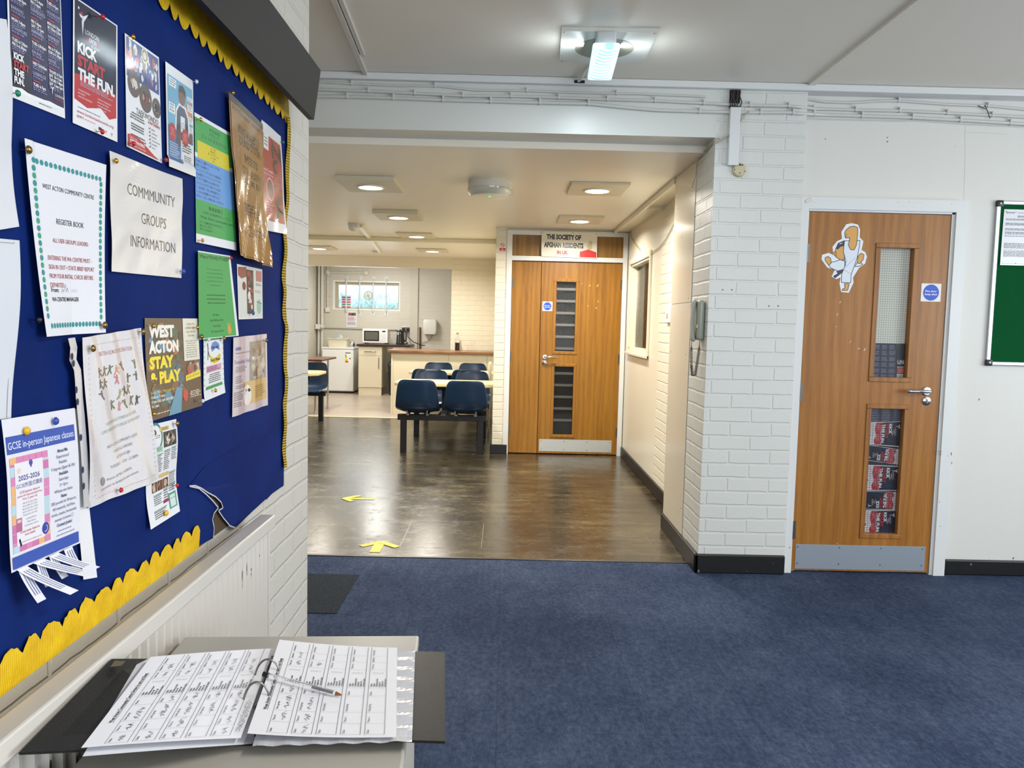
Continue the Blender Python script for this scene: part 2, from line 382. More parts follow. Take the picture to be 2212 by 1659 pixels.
# lobby and kitchen
b = B(); b.box(XR, 1.4, 5.19, 6.35, 0, 2.4); struct('wall_corridor', b, brickc)
y0, y1, z0, z1 = 6.80, 7.86, 1.12, 1.95
b = B(); b.box(XR, 1.4, 6.35, y0, 0, 2.4); b.box(XR, 1.4, y1, 8.3, 0, 2.4); b.box(XR, 1.4, y0, y1, 0, z0); b.box(XR, 1.4, y0, y1, z1, 2.4)
struct('wall_corridor', b, cream)
b = B(); b.box(-.115, .0, YK, YW, 0, 2.4); struct('wall_lobby', b, brickc)
b = B(); b.box(.0, XR, YK + .03, YK + .2, 2.27, 2.4); struct('wall_lintel', b, cream)
b = B(); b.box(at(975, 640, Y=YW).x, -.115, YW, YW + .12, 0, 2.4); struct('wall_kitchen', b, brickc)
b = B(); b.box(-3.6, at(975, 640, Y=YW).x, YW, YW + .12, 2.15, 2.4); struct('wall_header', b, cream)
wx0, wx1, wz0, wz1 = -3.265, -2.0, 1.53, 2.08
b = B(); b.box(-3.7, wx0, YB, YB + .25, 0, 2.55); b.box(wx1, .3, YB, YB + .25, 0, 2.55); b.box(wx0, wx1, YB, YB + .25, 0, wz0); b.box(wx0, wx1, YB, YB + .25, wz1, 2.55)
struct('wall_back', b, brickk)
struct('wall_right', bx(-.1, .0, 12.0, YB, 0, 2.55), brickk)
struct('wall_left', bx(-3.75, -3.57, 2.8, YB, 0, 2.55), brickk)
# skirting
b = B(); b.box(1.068, 1.566, 4.228, 4.25, 0, .105, bev=.006); b.box(1.068, 1.09, 4.228, 4.53, 0, .105, bev=.006); struct('baseboard_pier', b, blackp)
struct('baseboard_front', B().box(at(2040, 1240, Y=4.29).x, 5.05, 4.285, YD, 0, .085, bev=.006), blackp)
b = B(); b.box(1.072, 1.09, 4.53, 5.2, 0, .098, bev=.004); b.box(XR - .02, XR, 5.2, 8.05, 0, .1, bev=.006); struct('baseboard_corridor', b, blackp)
b = B(); b.box(-.135, .04, YK - .015, YK, 0, .095, bev=.004); b.box(-.135, -.115, YK, 11.3, 0, .095); struct('baseboard_lobby', b, blackp)
# flat boxing on the side of the pier, in two boards
b = B(); b.box(1.086, 1.0895, 4.64, 5.2, .1, 1.492, bev=.001); b.box(1.086, 1.0895, 4.64, 5.2, 1.4965, 2.31, bev=.001)
for y, z in ((4.7, 1.515), (5.14, 1.18), (4.72, 1.18), (4.95, 1.9), (5.1, 2.1), (4.71, .22), (4.68, .25)): b.box(1.0853, 1.0865, y, y + .006, z, z + .008, 1)
struct('trim_6', b, [paint('riser_gloss_paint', '#e2d9c6', .2, .1, 20), mat('#3a3228', .6)])
# batten along the lobby ceiling
b = B(); b.box(1.075, 1.1, 5.2, 8.05, ZL - .04, ZL, bev=.004); b.box(1.1, XR, 5.2, 8.05, ZL - .018, ZL - .001); b.box(1.1, XR, 6.3, 6.33, ZL - .045, ZL - .018)
struct('trim_7', b, creamtrim)
# hall ceiling cover strips
b = B(); a, c = at(793, 164, Z=ZC), at(700, -60, Z=ZC); u = (c - a).normalized(); w = Vector((-u.y, u.x, 0))
for off, wd, hh, e in ((0, .022, .02, 0), (.026, .018, .014, .35)):
    p = a + w * off + u * e; q = c + w * off
    b.hexa([p - w * wd / 2 - Vector((0, 0, hh)), q - w * wd / 2 - Vector((0, 0, hh)), q + w * wd / 2 - Vector((0, 0, hh)), p + w * wd / 2 - Vector((0, 0, hh)),
            p - w * wd / 2, q - w * wd / 2, q + w * wd / 2, p + w * wd / 2])
struct('trim_8', b, mat('#d3cfc6', .4))
b = B(); a, c = at(1741, 190, Z=ZC), at(1990, -4, Z=ZC); c = a + (c - a) * 1.3; u = (c - a).normalized(); w = Vector((-u.y, u.x, 0)) * .018; h_ = Vector((0, 0, .012))
b.hexa([a - w - h_, c - w - h_, c + w - h_, a + w - h_, a - w, c - w, c + w, a + w]); struct('trim_9', b, ceilm)

# ---------------------------------------------------------------- doors
oakm = oak('oak_veneer', '#86541a', '#9f6622', '#b07936'); oakw = oak('golden_oak_veneer', '#7a4e0b', '#946311', '#a3731f')
bead = oak('oak_beading', '#7c4a1b', '#9b6428', '#b07838', .4); chrome = mat('#d6d6d6', .12, 1, name='chrome'); steel = mat('#b9bec3', .38, .85, name='brushed_steel'); hingem = mat('#77736d', .35, .9)
black = mat('#0c0c0c', .5); white = mat('#e9e9e7', .4)
def wired(name, rough=.05, pale=None):
    t = NT(name); u = t.uv(); s = t.n('SeparateXYZ'); t.put(s.inputs[0], u); g = []
    for k in (0, 1):
        g.append(t.math('LESS_THAN', t.math('FRACT', t.math('DIVIDE', s.outputs[k], .0127)), .06))
    w = t.math('MAXIMUM', g[0], g[1]); tr = t.n('BsdfTransparent'); gl = t.n('BsdfGlossy', Roughness=rough); fr = t.n('Fresnel', IOR=1.2)
    m1 = t.n('MixShader', i0=fr, i1=tr, i2=gl); df = t.n('BsdfPrincipled'); df.inputs['Base Color'].default_value = lin('#3c3a36'); df.inputs['Roughness'].default_value = .4
    m2 = t.n('MixShader', i0=w, i1=m1, i2=df); t.put(t.t.nodes['Material Output'].inputs[0], m2); return t.m
wireglass = wired('wired_glass')
def lever(b, c, right=-1, s=1.0):   # lever handle on a round rose, door facing -Y
    c = Vector(c); y = Vector((0, -1, 0)); b.lathe(c, y, [(.026, 0), (.026, .006), (.022, .01), (.0001, .0101)], 24)
    b.tube([c, c + y * .045, c + y * .052 + Vector((right * .008, 0, 0)), c + y * .053 + Vector((right * .03, 0, .001)), c + y * .053 + Vector((right * .118, 0, .001)), c + y * .045 + Vector((right * .125, 0, .001))], .0095, 12)
def hinge(b, x, y, z): 
    for k in range(5): b.cyl((x, y, z - .05 + k * .0203), (x, y, z - .05 + k * .0203 + .0193), .0075, n=12)
    b.box(x - .018, x + .018, y + .002, y + .006, z - .05, z + .05)
def vision(root, x0, x1, z0, z1, yf, wd=.026, bead=None):
    bead = bead or globals()['bead']   # bead frame, wired pane
    b = B()
    for q in ((x0 - wd, x1 + wd, z1, z1 + wd), (x0 - wd, x1 + wd, z0 - wd, z0)): b.box(q[0], q[1], yf - .008, yf + .002, q[2], q[3], bev=.003)
    for q in ((x0 - wd, x0), (x1, x1 + wd)): b.box(q[0], q[1], yf - .0075, yf + .002, z0, z1, bev=.003)
    fr = b.obj('glazing_bead', bead, root)
    bx(x0 - .004, x1 + .004, yf + .018, yf + .024, z0 - .004, z1 + .004).obj('wired_glass_pane', wireglass, fr)
def leaf(root, x0, x1, z0, z1, yf, holes, m, th=.043, name='door_leaf'):
    b = B(); zs = z0
    for hx0, hx1, hz0, hz1 in sorted(holes, key=lambda k: k[2]):
        b.box(x0, x1, yf, yf + th, zs, hz0); b.box(x0, hx0, yf, yf + th, hz0, hz1); b.box(hx1, x1, yf, yf + th, hz0, hz1); zs = hz1
    b.box(x0, x1, yf, yf + th, zs, z1); return b.obj(name, m, root)

YF = 4.285
d1 = empty('door_1', (at(1870, 1238, Y=YF).x, YF, 0), kind='structure')
X = lambda px, py=840: at(px, py, Y=YF).x
Zz = lambda px, py: at(px, py, Y=YF).z
lx0, lx1, lz1 = X(1729), X(2030), Zz(1890, 461)
def pane_px(tl, br): a, c = at(*tl, Y=YF), at(*br, Y=YF); return (a.x, c.x, c.z, a.z)
# panes measured on the photograph's door
cx = lambda l, r: (l + r) / 2
pu = (cx(at(1901, 538, Y=YF).x, at(1887, 812, Y=YF).x), cx(at(1975, 538, Y=YF).x, at(1957, 818, Y=YF).x), Zz(1920, 815), Zz(1935, 536))
pl = (cx(at(1881, 884, Y=YF).x, at(1867, 1152, Y=YF).x), cx(at(1955, 884, Y=YF).x, at(1940, 1154, Y=YF).x), Zz(1903, 1153), Zz(1918, 883))
pl = (pu[0], pu[1], pl[2], pl[3])
leaf(d1, lx0, lx1, .012, lz1, YF, [pu, pl], oakm)
vision(d1, *pu, YF); vision(d1, *pl, YF)
bx(pu[0], pu[1], YF + .044, YF + .048, pu[2] - .004, pu[3] + .004).obj('backing_sheet', mat('#eef0e4', .6), d1, label='pale backing behind the upper wired pane')
bx(pl[0], pl[1], YF + .044, YF + .048, pl[2] - .004, pl[3] + .004).obj('backing_sheet', mat('#3a3f4c', .7), d1)
b = B(); lever(b, (X(2001, 845) , YF, Zz(2001, 845)), -1); b.obj('door_handle', chrome, d1, smooth=40)
b = B(); lc = Vector((X(2001, 866), YF, Zz(2001, 866))); b.lathe(lc, (0, -1, 0), [(.024, 0), (.024, .006), (.02, .009), (.0001, .009)], 24); b.box(lc.x - .004, lc.x + .004, YF - .0105, YF - .008, lc.z - .012, lc.z + .010, 1)
b.obj('lock', [chrome, hingem], d1, smooth=40)
for y in (547, 847, 1145): 
    b = B(); hinge(b, lx0 - .004, YF - .004, Zz(1740, y)); b.obj('hinge', hingem, d1, smooth=40)
b = B(); kx0, kx1 = X(1723, 1200), X(1995, 1200); b.box(lx0 + .018, lx1 - .022, YF - .002, YF, .02, Zz(1860, 1178), bev=.0006)
for i in range(4):
    for z in (.05, Zz(1860, 1178) - .015): b.lathe((lx0 + .03 + i * (lx1 - lx0 - .07) / 3, YF - .002, z), (0, -1, 0), [(.004, 0), (.003, .0015), (0, .0016)], 10, 1)
b.obj('kick_plate', [mat('#9aa3ad', .42, .35), hingem], d1)
bx(lx1 + .0015, lx1 + .011, YF + .004, YF + .03, Zz(2032, 864), Zz(2032, 828)).obj('latch_keep', mat('#2a2a2c', .4, .6), d1)
b = B(); fw = .062; fo = .012                       # lining and architrave, mitred
b.box(lx0 - .012, lx0 - .003, YF - .006, YD + .19, 0, lz1 + .012); b.box(lx1 + .003, lx1 + .02, YF - .006, YD + .19, 0, lz1 + .012); b.box(lx0 - .012, lx1 + .02, YF - .006, YD + .19, lz1 + .004, lz1 + .016)
b.obj('door_lining', trimw, d1)
ax0, ax1, az = lx0 - .01, lx1 + .019, lz1 + .014
b = B(); yo, yi = YF - .02, YD + .0
def arch(b, pts): b.prism([(x, yo, z) for x, z in pts], (0, yi - yo, 0))
arch(b, [(ax0 - fw, 0), (ax0, 0), (ax0, az), (ax0 - fw, az + fw)]); arch(b, [(ax1, 0), (ax1 + fw, 0), (ax1 + fw, az + fw), (ax1, az)]); arch(b, [(ax0 - fw, az + fw), (ax0, az), (ax1, az), (ax1 + fw, az + fw)])
b.obj('architrave', trimw, d1)

# double door beneath the society sign
YK2 = YK + .02
X2 = lambda px, py=780: at(px, py, Y=YK2).x
Z2 = lambda px, py: at(px, py, Y=YK2).z
d2 = empty('door_2', (.6, YK2, 0), kind='structure')
ex0, ex1, es, ez = (X2(1107, 564) + X2(1097, 975)) / 2, (X2(1344, 568) + X2(1331, 980)) / 2, (X2(1170, 565) + X2(1160, 978)) / 2, Z2(1220, 566)
leaf(d2, ex0, es - .003, .01, ez, YK2, [], oakw, name='door_leaf')
qu = ((at(1203, 610, Y=YK2).x + at(1199, 757, Y=YK2).x) / 2, (at(1244, 610, Y=YK2).x + at(1241, 757, Y=YK2).x) / 2, Z2(1220, 759), Z2(1222, 609))
ql = (qu[0], qu[1], Z2(1215, 939), Z2(1218, 792))
leaf(d2, es + .003, ex1, .01, ez, YK2, [qu, ql], oakw)
vision(d2, *qu, YK2, .03, oakw); vision(d2, *ql, YK2, .03, oakw)
for q in (qu, ql):
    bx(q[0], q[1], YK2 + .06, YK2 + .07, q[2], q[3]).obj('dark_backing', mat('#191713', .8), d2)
    b = B(); n = 6 if q is qu else 5
    for k in range(n): z = q[3] - (.06 + k * .122); b.box(q[0], q[1], YK2 + .035, YK2 + .058, max(q[2], z - .025), z)
    b.obj('shutter_slats', mat('#8d8a83', .5), d2)
b = B(); lever(b, (X2(1177, 771), YK2, Z2(1177, 771)), 1); b.obj('door_handle', chrome, d2, smooth=40)
b = B(); lc = Vector((X2(1176, 783), YK2, Z2(1176, 783))); b.lathe(lc, (0, -1, 0), [(.026, 0), (.026, .008), (.02, .012), (.0001, .012)], 20); b.obj('lock', chrome, d2, smooth=40)
for px, ys, xx in ((1105, (611, 770, 928), ex0 - .004), (1340, (616, 776, 935), ex1 + .004)):
    for y in ys: b = B(); hinge(b, xx, YK2 - .004, Z2(px, y)); b.obj('hinge', hingem, d2, smooth=40)
b = B(); b.box(es + .02, ex1 - .05, YK2 - .002, YK2, .03, Z2(1240, 950), bev=.0006)
for i in range(4):
    for z in (.05, Z2(1240, 950) - .02): b.lathe((es + .04 + i * (ex1 - es - .11) / 3, YK2 - .002, z), (0, -1, 0), [(.005, 0), (.003, .002), (0, .0021)], 8, 1)
b.obj('kick_plate', [mat('#c3c6c6', .42, .3), hingem], d2)
b = B(); tz = Z2(1220, 500); yo, yi = YK2 - .03, YK2 + .1
b.box(X2(1096, 500), ex0 - .003, yo, yi, 0, tz); b.box(ex1 + .003, X2(1357, 500) , yo, yi, 0, tz)
b.box(ex0 - .003, ex1 + .003, yo, yi, ez + .004, ez + .05); b.box(ex0 - .003, ex1 + .003, yo, yi, tz - .045, tz)
b.obj('door_frame', trimw, d2)
bx(ex0 - .01, ex1 + .01, YK2 + .075, YK2 + .085, -.0, ez + .02).obj('dark_backing', mat('#191713', .8), d2)  # added board behind the leaves, stops light showing through the door gaps
bx(ex0 - .003, ex1 + .003, YK2 + .01, YK2 + .03, ez + .05, tz - .045).obj('transom_panel', oak('transom_oak', '#74500f', '#8d641c', '#a0762c'), d2)

# window in the corridor wall, seen at a slant
w1 = empty('window_3', (XR, (y0 + y1) / 2, z0), kind='structure')
b = B()
for k in ((y0 - .05, y1 + .05, z1, z1 + .05), (y0 - .05, y1 + .05, z0 - .05, z0), (y0 - .05, y0, z0, z1), (y1, y1 + .05, z0, z1)): b.box(XR - .018, XR + .0, k[0], k[1], k[2], k[3], bev=.004)
b.box(XR - .035, XR, y0 - .05, y1 + .05, z0 - .05, z0 - .025, bev=.004)
for k in ((y0, y1, z1 - .02, z1), (y0, y1, z0, z0 + .02), (y0, y0 + .02, z0, z1), (y1 - .02, y1, z0, z1)): b.box(XR, XR + .14, *k)
b.obj('window_frame', creamtrim, w1)
bx(XR + .06, XR + .066, y0 + .02, y1 - .02, z0 + .02, z1 - .02).obj('wired_glass_pane', wireglass, w1)
bx(XR + .13, XR + .15, (y0 + y1) / 2 + .1, y1, z0, z1).obj('pale_panel', mat('#cfcabb', .6), w1)
bx(XR + .13, XR + .15, y0, (y0 + y1) / 2 + .1, z0, z1).obj('brown_panel', oak('brown_ply', '#5a3520', '#74472b', '#855738'), w1)
b = B(); hinge(b, XR + .12, (y0 + y1) / 2 + .1, 1.72); b.obj('hinge', hingem, w1)

# kitchen window
t = NT('frosted_daylit_glass'); u = t.uv(1, .35); n = t.noise(u, 26, 5, .7); n2 = t.noise(t.uv(1, 1), 3.2, 3); s = t.n('SeparateXYZ'); t.put(s.inputs[0], t.uv())
hz = t.math('DIVIDE', t.math('SUBTRACT', s.outputs[1], wz0), wz1 - wz0)
m = t.math('MULTIPLY_ADD', n.outputs[0], .75, t.math('MULTIPLY_ADD', n2.outputs[0], .35, t.math('MULTIPLY', hz, -.38)))
r = t.ramp(m, (.12, '#dfeaf8'), (.34, '#b7cfe4'), (.48, '#87adb8'), (.64, '#5c8583'))
t.set(Base_Color=r, Roughness=.15, Emission_Color=r, Emission_Strength=.95); frost = t.m
w4 = empty('window_4', ((wx0 + wx1) / 2, YB, wz0), kind='structure')
b = B()
for k in ((wx0, wx1, wz0, wz0 + .025), (wx0, wx1, wz1 - .025, wz1), (wx0, wx0 + .03, wz0 + .025, wz1 - .025), (wx1 - .02, wx1, wz0 + .025, wz1 - .025)): b.box(k[0], k[1], YB - .006, YB + .12, k[2], k[3])
b.obj('window_lining', mat('#eef0ee', .4), w4)
b = B()
for k in ((wx0 + .03, wx1 - .02, wz0 + .025, wz0 + .045), (wx0 + .03, wx1 - .02, wz1 - .075, wz1 - .025), (wx0 + .03, wx0 + .09, wz0 + .045, wz1 - .075), (wx1 - .045, wx1 - .02, wz0 + .045, wz1 - .075)): b.box(k[0], k[1], YB + .06, YB + .12, k[2], k[3])
b.obj('window_frame', mat('#b9ae94', .5), w4)
bx(wx0 + .09, wx1 - .045, YB + .09, YB + .1, wz0 + .045, wz1 - .075).obj('window_pane', frost, w4)
for k, px in enumerate((748, 777, 806, 834)):
    x = at(px, 640, Y=YB - .04).x; b = B(); y = YB - .05
    b.tube([(x, YB, 2.13), (x, YB - .03, 2.12), (x, y, 2.09), (x, y, 1.53), (x, YB - .03, 1.49), (x, YB, 1.48)], .012, 8)
    b.box(x - .035, x + .035, YB - .008, YB, 2.1, 2.17, bev=.003); b.box(x - .035, x + .035, YB - .008, YB, 1.43, 1.5, bev=.003)
    b.obj('window_bar', mat('#d9dadb', .4), w4, smooth=40)
# wear: scuffs on the oak doors, chips and seams on the painted walls
def blot(b, c, w, h, rr, slant=0):
    b.poly([c + Vector((w * math.cos(a) * rr.uniform(.6, 1.2) + slant * math.sin(a) * h, 0, h * math.sin(a) * rr.uniform(.7, 1.1))) for a in [2 * PI * k / 9 for k in range(9)]])
rr = random.Random(5); b = B()
for px, py, w, h in ((1815, 653, .003, .007), (1809, 679, .003, .009), (1806, 705, .002, .005), (1837, 738, .002, .008), (1855, 753, .007, .003), (1868, 755, .004, .009), (1808, 1174, .003, .003)): blot(b, at(px, py, Y=YF - .0004), w, h, rr, .4)
b.obj('scuff', mat('#d8c9a8', .7), d1, fix=False)
b = B()
for px, py, w, h in ((1257, 613, .004, .006), (1274, 617, .005, .011), (1291, 617, .006, .014), (1270, 661, .004, .008), (1288, 665, .007, .009), (1292, 651, .005, .008)): blot(b, at(px, py, Y=YK2 - .0005), w, h, rr, .5)
b.obj('scuff', mat('#e3c27c', .7), d2, fix=False)
b = B()
for px, py, w, h in ((1783, 300, .003, .003), (1917, 297, .0035, .0035), (1917, 306, .005, .004), (2063, 316, .002, .002), (2082, 545, .0025, .003), (2060, 790, .002, .003), (2189, 1206, .004, .008), (2115, 863, .003, .008), (2137, 1207, .002, .002)): blot(b, at(px, py, Y=YD - .0004), w, h, rr, .2)
wf = D.objects['wall_front']; b.obj('paint_chip', mat('#4a463e', .7), wf, fix=False)
b = B()
for pts in (((2086, 270), (2084, 290), (2085, 330), (2082, 430)), ((2084, 286), (2130, 287), (2180, 290))):
    for p_, q_ in zip(pts, pts[1:]): p, q = at(*p_, Y=YD - .0004), at(*q_, Y=YD - .0004); u = (q - p).normalized(); n = Vector((-u.z, 0, u.x)) * .0007; b.poly([p - n, q - n, q + n, p + n])
b.obj('plaster_crack', mat('#b9b6ac', .7), wf, fix=False)
b = B(); yy = YF - .0204
for px, py, w, h in ((2031, 975, .02, .002), (2048, 985, .001, .006), (2056, 1000, .002, .010), (2055, 980, .004, .010), (2032, 981, .004, .008), (2029, 1085, .002, .004), (2031, 1137, .008, .0015), (1706, 1183, .004, .004), (1761, 437, .002, .002), (1940, 437, .002, .002), (1964, 436, .003, .002), (1978, 437, .0015, .0015), (1988, 437, .0015, .0015), (2056, 441, .002, .002)): blot(b, at(px, py, Y=yy), w, h, rr)
b.obj('chipped_paint', mat('#8a6f58', .7), d1, fix=False)
b = B(); wp = D.objects['wall_pier']
for px, py in ((1561, 626), (1581, 626), (1661, 661), (1681, 661)): p = at(px, py, Y=4.2495); b.poly([p + Vector((.0045 * math.cos(a), 0, .0045 * math.sin(a))) for a in [2 * PI * k / 12 for k in range(12)]])
b.obj('screw_hole', mat('#7d7f7c', .7), wp, fix=False)
# ================================================================ lamps
warm = (1, .945, .85); cool = (.80, .93, 1)
lampw = mat('#fff3de', .4, emit=12, name='lit_warm_lens'); panelm = mat('#d8cfb8', .4, name='painted_panel')
where = ['largest of the left row', 'second of the left row', 'third of the left row', 'largest of the right row', 'just above the double doors',
         'far left beyond the batten', 'beyond the batten over the counter']
for k, (px, py) in enumerate(((801, 399), (861, 466), (900, 511), (1290, 412), (1252, 478), (690, 537), (934, 543))):
    p = at(px, py, Z=ZL - .02); th = .035 if k < 2 else .018
    e = empty('ceiling_downlight', (p.x, p.y, ZL), 'round lit ceiling light on a board, ' + where[k], 'ceiling light', 'round lights in the lobby ceiling')
    bx(p.x - .2, p.x + .2, p.y - .24, p.y + .24, ZL - th, ZL - .0005, bev=.003).obj('mounting_board', panelm, e)
    B().lathe((p.x, p.y, ZL - th), (0, 0, -1), [(.098, 0), (.098, .006), (.09, .009), (.083, .009), (.083, .002), (.0001, .002)], 32).obj('trim_ring', mat('#e8e2d4', .3), e, smooth=40)
    B().lathe((p.x, p.y, ZL - th - .002), (0, 0, -1), [(.083, 0), (.082, .005), (.06, .007), (.0001, .0072)], 32).obj('lens', lampw, e, smooth=40)
    area('downlight_lamp', (p.x, p.y, ZL - th - .02), (0, 0, -1), .16, .16, 29.5, warm, spread=2.9, shape='DISK')
# bulkhead lamp in the hall
q = [at(*c, Z=2.617) for c in ((1213, 67), (1422, 70), (1388, 139), (1208, 134))]
e = empty('bulkhead_light', (.41, 3.62, ZC), 'lit rectangular bulkhead lamp with clear prismatic cover on a square white board', 'ceiling light')
b = B(); up_ = Vector((0, 0, ZC - 2.6175)); b.hexa(list(q) + [c + up_ for c in q])
for c in q[:2] + q[3:]: m_ = c * .93 + (q[0] + q[2]) * .035; b.lathe(m_, (0, 0, -1), [(.006, 0), (.004, .002), (0, .0021)], 10, 1)
b.obj('mounting_board', [mat('#d4d2cb', .35), steel], e)
b = B(); b.lathe((q[0] + q[2]) / 2, (0, 0, -1), [(.135, 0), (.135, .0012), (.0001, .0013)], 40); b.obj('old_fitting_stain', paint('stained_patch', '#a39d8c', .5, .2, 30, .5), e)
c0 = Vector((.408, 3.50, 0)); ang = -.05
def bulk(z0, z1, w, L, bev, y0=0): b = B(); b.box(-w / 2, w / 2, y0, L, z0, z1, bev=bev, seg=3); return b.xf(Matrix.Translation(c0) @ Matrix.Rotation(ang, 4, 'Z'))
bulk(2.555, 2.618, .088, .40, .012).obj('housing', mat('#c9cbcb', .4), e, smooth=40)
t = NT('lit_prismatic_cover'); v = t.obj((1, 1, 1)); s = t.n('SeparateXYZ'); t.put(s.inputs[0], v)
zz = t.math('MULTIPLY_ADD', t.math('POWER', t.math('ABSOLUTE', s.outputs[0]), 1.6), 5.0, t.math('MULTIPLY', s.outputs[1], 1.0)); st = t.math('SINE', t.math('MULTIPLY', zz, 150))
inside = t.math('LESS_THAN', t.math('ABSOLUTE', s.outputs[0]), .04)
rr_ = t.ramp(t.math('MULTIPLY_ADD', t.math('MULTIPLY', st, inside), .32, .5), (.2, '#86bcd2'), (.55, '#bfe9f5'), (.8, '#ffffff'))
t.set(Base_Color=rr_, Emission_Color=rr_, Emission_Strength=1.5, Roughness=.08, Coat_Weight=.6); lit = t.m
bulk(2.528, 2.556, .118, .415, .010, -.03).obj('diffuser', lit, e, smooth=40)
b = B(); b.tube([(.39, 3.9, 2.61), (.385, 4.0, 2.625), (.37, 4.1, 2.628), (.365, 4.2, 2.622), (.35, 4.213, 2.612)], .006); b.obj('flex', trimw, e, smooth=60)
bx(.33, .385, 4.2135, 4.218, 2.604, 2.619).obj('cable_slot', black, e)
area('bulkhead_lamp', (.408, 3.68, 2.52), (0, 0, -1), .1, .36, 5, cool)
area('bulkhead_lamp', (.30, 3.68, 2.57), (-.6, 0, .35), .05, .36, .7, cool); area('bulkhead_lamp', (.52, 3.68, 2.57), (.6, 0, .35), .05, .36, .7, cool)
# round emergency light
p = at(1058, 408, Z=ZL - .05)
e = empty('emergency_light', (p.x, p.y, ZL), 'large round unlit white drum light with clear rim in the middle of the lobby ceiling', 'ceiling light')
B().lathe((p.x, p.y, ZL), (0, 0, -1), [(.147, 0), (.15, .04), (.148, .052)], 40).obj('base', mat('#dcd9cc', .35), e, smooth=40)
B().lathe((p.x, p.y, ZL - .052), (0, 0, -1), [(.147, 0), (.156, .002), (.155, .012), (.148, .032), (.135, .05)], 40).obj('clear_rim', mat('#c9c7bb', .06, coat=1), e, smooth=40)
B().lathe((p.x, p.y, ZL - .1), (0, 0, -1), [(.135, 0), (.133, .006), (.1, .01), (.0001, .012)], 40).obj('diffuser', mat('#efead6', .3), e, smooth=40)
B().lathe((p.x, p.y - .06, ZL - .111), (0, 0, -1), [(.012, 0), (.008, .002), (0, .003)], 12).obj('indicator', mat('#59e08a', .4, emit=1.2), e)
# smoke detector and its surface trunking
p = at(764, 494, Z=ZL - .05)
e = empty('smoke_detector', (p.x, p.y, ZL), 'small white ceiling detector on a square block before the ceiling batten', 'smoke detector')
bx(p.x - .05, p.x + .05, p.y - .05, p.y + .05, ZL - .03, ZL, bev=.004).obj('base_block', trimw, e)
B().lathe((p.x, p.y, ZL - .03), (0, 0, -1), [(.05, 0), (.055, .01), (.048, .03), (.025, .045), (.0001, .046)], 24).obj('sensor_head', mat('#e9e5da', .35), e, smooth=40)
a, c = p + Vector((.06, .05, 0)), at(822, 545, Z=ZL - .01); u = (c - a); u.z = 0; w = Vector((-u.y, u.x, 0)).normalized() * .02
a = Vector((a.x, a.y, ZL - .06)); c = Vector((c.x, c.y, ZL - .06)); h_ = Vector((0, 0, .059)) ; h2 = Vector((0, 0, .03))
b = B(); b.hexa([a - w + h2, c - w + h2, c + w + h2, a + w + h2, a - w + h_, c - w + h_, c + w + h_, a + w + h_])
tag(b.obj('ceiling_trunking', creamtrim), 'cream cable trunking running from the small detector across the ceiling batten', 'trunking')
p = at(812, 545, Z=ZL - .03)
tag(B().lathe((p.x - .03, p.y + .12, ZL), (0, 0, -1), [(.055, 0), (.055, .012), (.045, .028), (.0001, .03)], 24).obj('heat_detector', mat('#e0d8c4', .4), smooth=40), 'flat cream ceiling detector at the far end of the trunking', 'detector')

# ================================================================ surface cables over the beam and the door wall
cabm = mat('#cfcfca', .4, name='painted_cable'); wirem = mat('#b9b2a0', .5)
def cable(pxs, r, label, clips=(), ph=0, YS=None, m=None, name='wall_cable', clipm=None):
    pts = []
    for x, y in pxs: pts.append(at(x, y, Y=(4.25 if x < 1728 else YD) - r - .001))
    b = B(); sm = []
    for a, c in zip(pts, pts[1:]):
        for k in range(4): sm.append(a.lerp(c, k / 4))
    sm.append(pts[-1]); b.tube(sm, r, 8)
    if not clips: return tag(b.obj(name, m or cabm, smooth=60), label, 'cable', 'cables along the beam')
    e = empty(name, pts[0], label, 'cable', 'cables along the beam'); b.obj('sheath', m or cabm, e, smooth=60)
    for x in clips:
        j = max(i for i in range(len(pxs)) if pxs[i][0] <= x); j = min(j, len(pxs) - 2); f_ = (x - pxs[j][0]) / (pxs[j + 1][0] - pxs[j][0]); c = pts[j].lerp(pts[j + 1], f_)
        b = B(); b.box(c.x - .005, c.x + .005, c.y - r - .002, c.y + r + .001, c.z - r - .001, c.z + r + .012, bev=.0015); b.obj('clip', cabm, e)
cable([(-700, 134), (640, 174), (760, 181), (860, 185), (945, 186), (1030, 195), (1130, 196), (1240, 200), (1380, 203), (1510, 208), (1524, 209)], .006, 'uppermost sagging cable tucked under the ceiling trim over the lobby opening', (760, 940, 1138, 1332))
cable([(-700, 152), (640, 192), (800, 197), (900, 202), (1000, 207), (1110, 208), (1210, 211), (1320, 215), (1420, 218), (1520, 223), (1600, 227), (1700, 229), (1726, 231), (1760, 235), (1860, 238), (1960, 240), (2060, 245), (2160, 250), (2230, 254), (3290, 291)], .008, 'middle cable of three clipped along the beam, rising at the brick pier', (796, 896, 1000, 1104, 1207, 1312, 1415, 1520, 1620, 1704, 1757, 1848, 1943, 2046, 2143))
cable([(-700, 168), (640, 208), (750, 209), (850, 212), (950, 216), (1060, 219), (1165, 222), (1270, 224), (1360, 233), (1420, 238), (1510, 241), (1600, 243), (1700, 243), (1726, 245), (1780, 248), (1870, 251), (1970, 254), (2080, 260), (2180, 266), (2230, 269), (3290, 306)], .009, 'lowest clipped cable of the three along the beam and door wall', (750, 850, 957, 1060, 1166, 1271, 1511, 1587, 1643, 1713, 1758, 1862, 1971, 2074, 2182))
cable([(1734, 212), (1780, 220), (1840, 222), (1900, 218), (1945, 218), (2050, 226), (2140, 229), (2230, 238), (3290, 275)], .007, 'sagging pair of cables just below the ceiling trim above the oak door', (1941, 2134))
cable([(1716, 246), (1745, 257), (1850, 259), (1930, 261), (1985, 261), (2100, 269), (2230, 275), (3290, 312)], .003, 'thin bare wire under the lowest cable above the oak door')
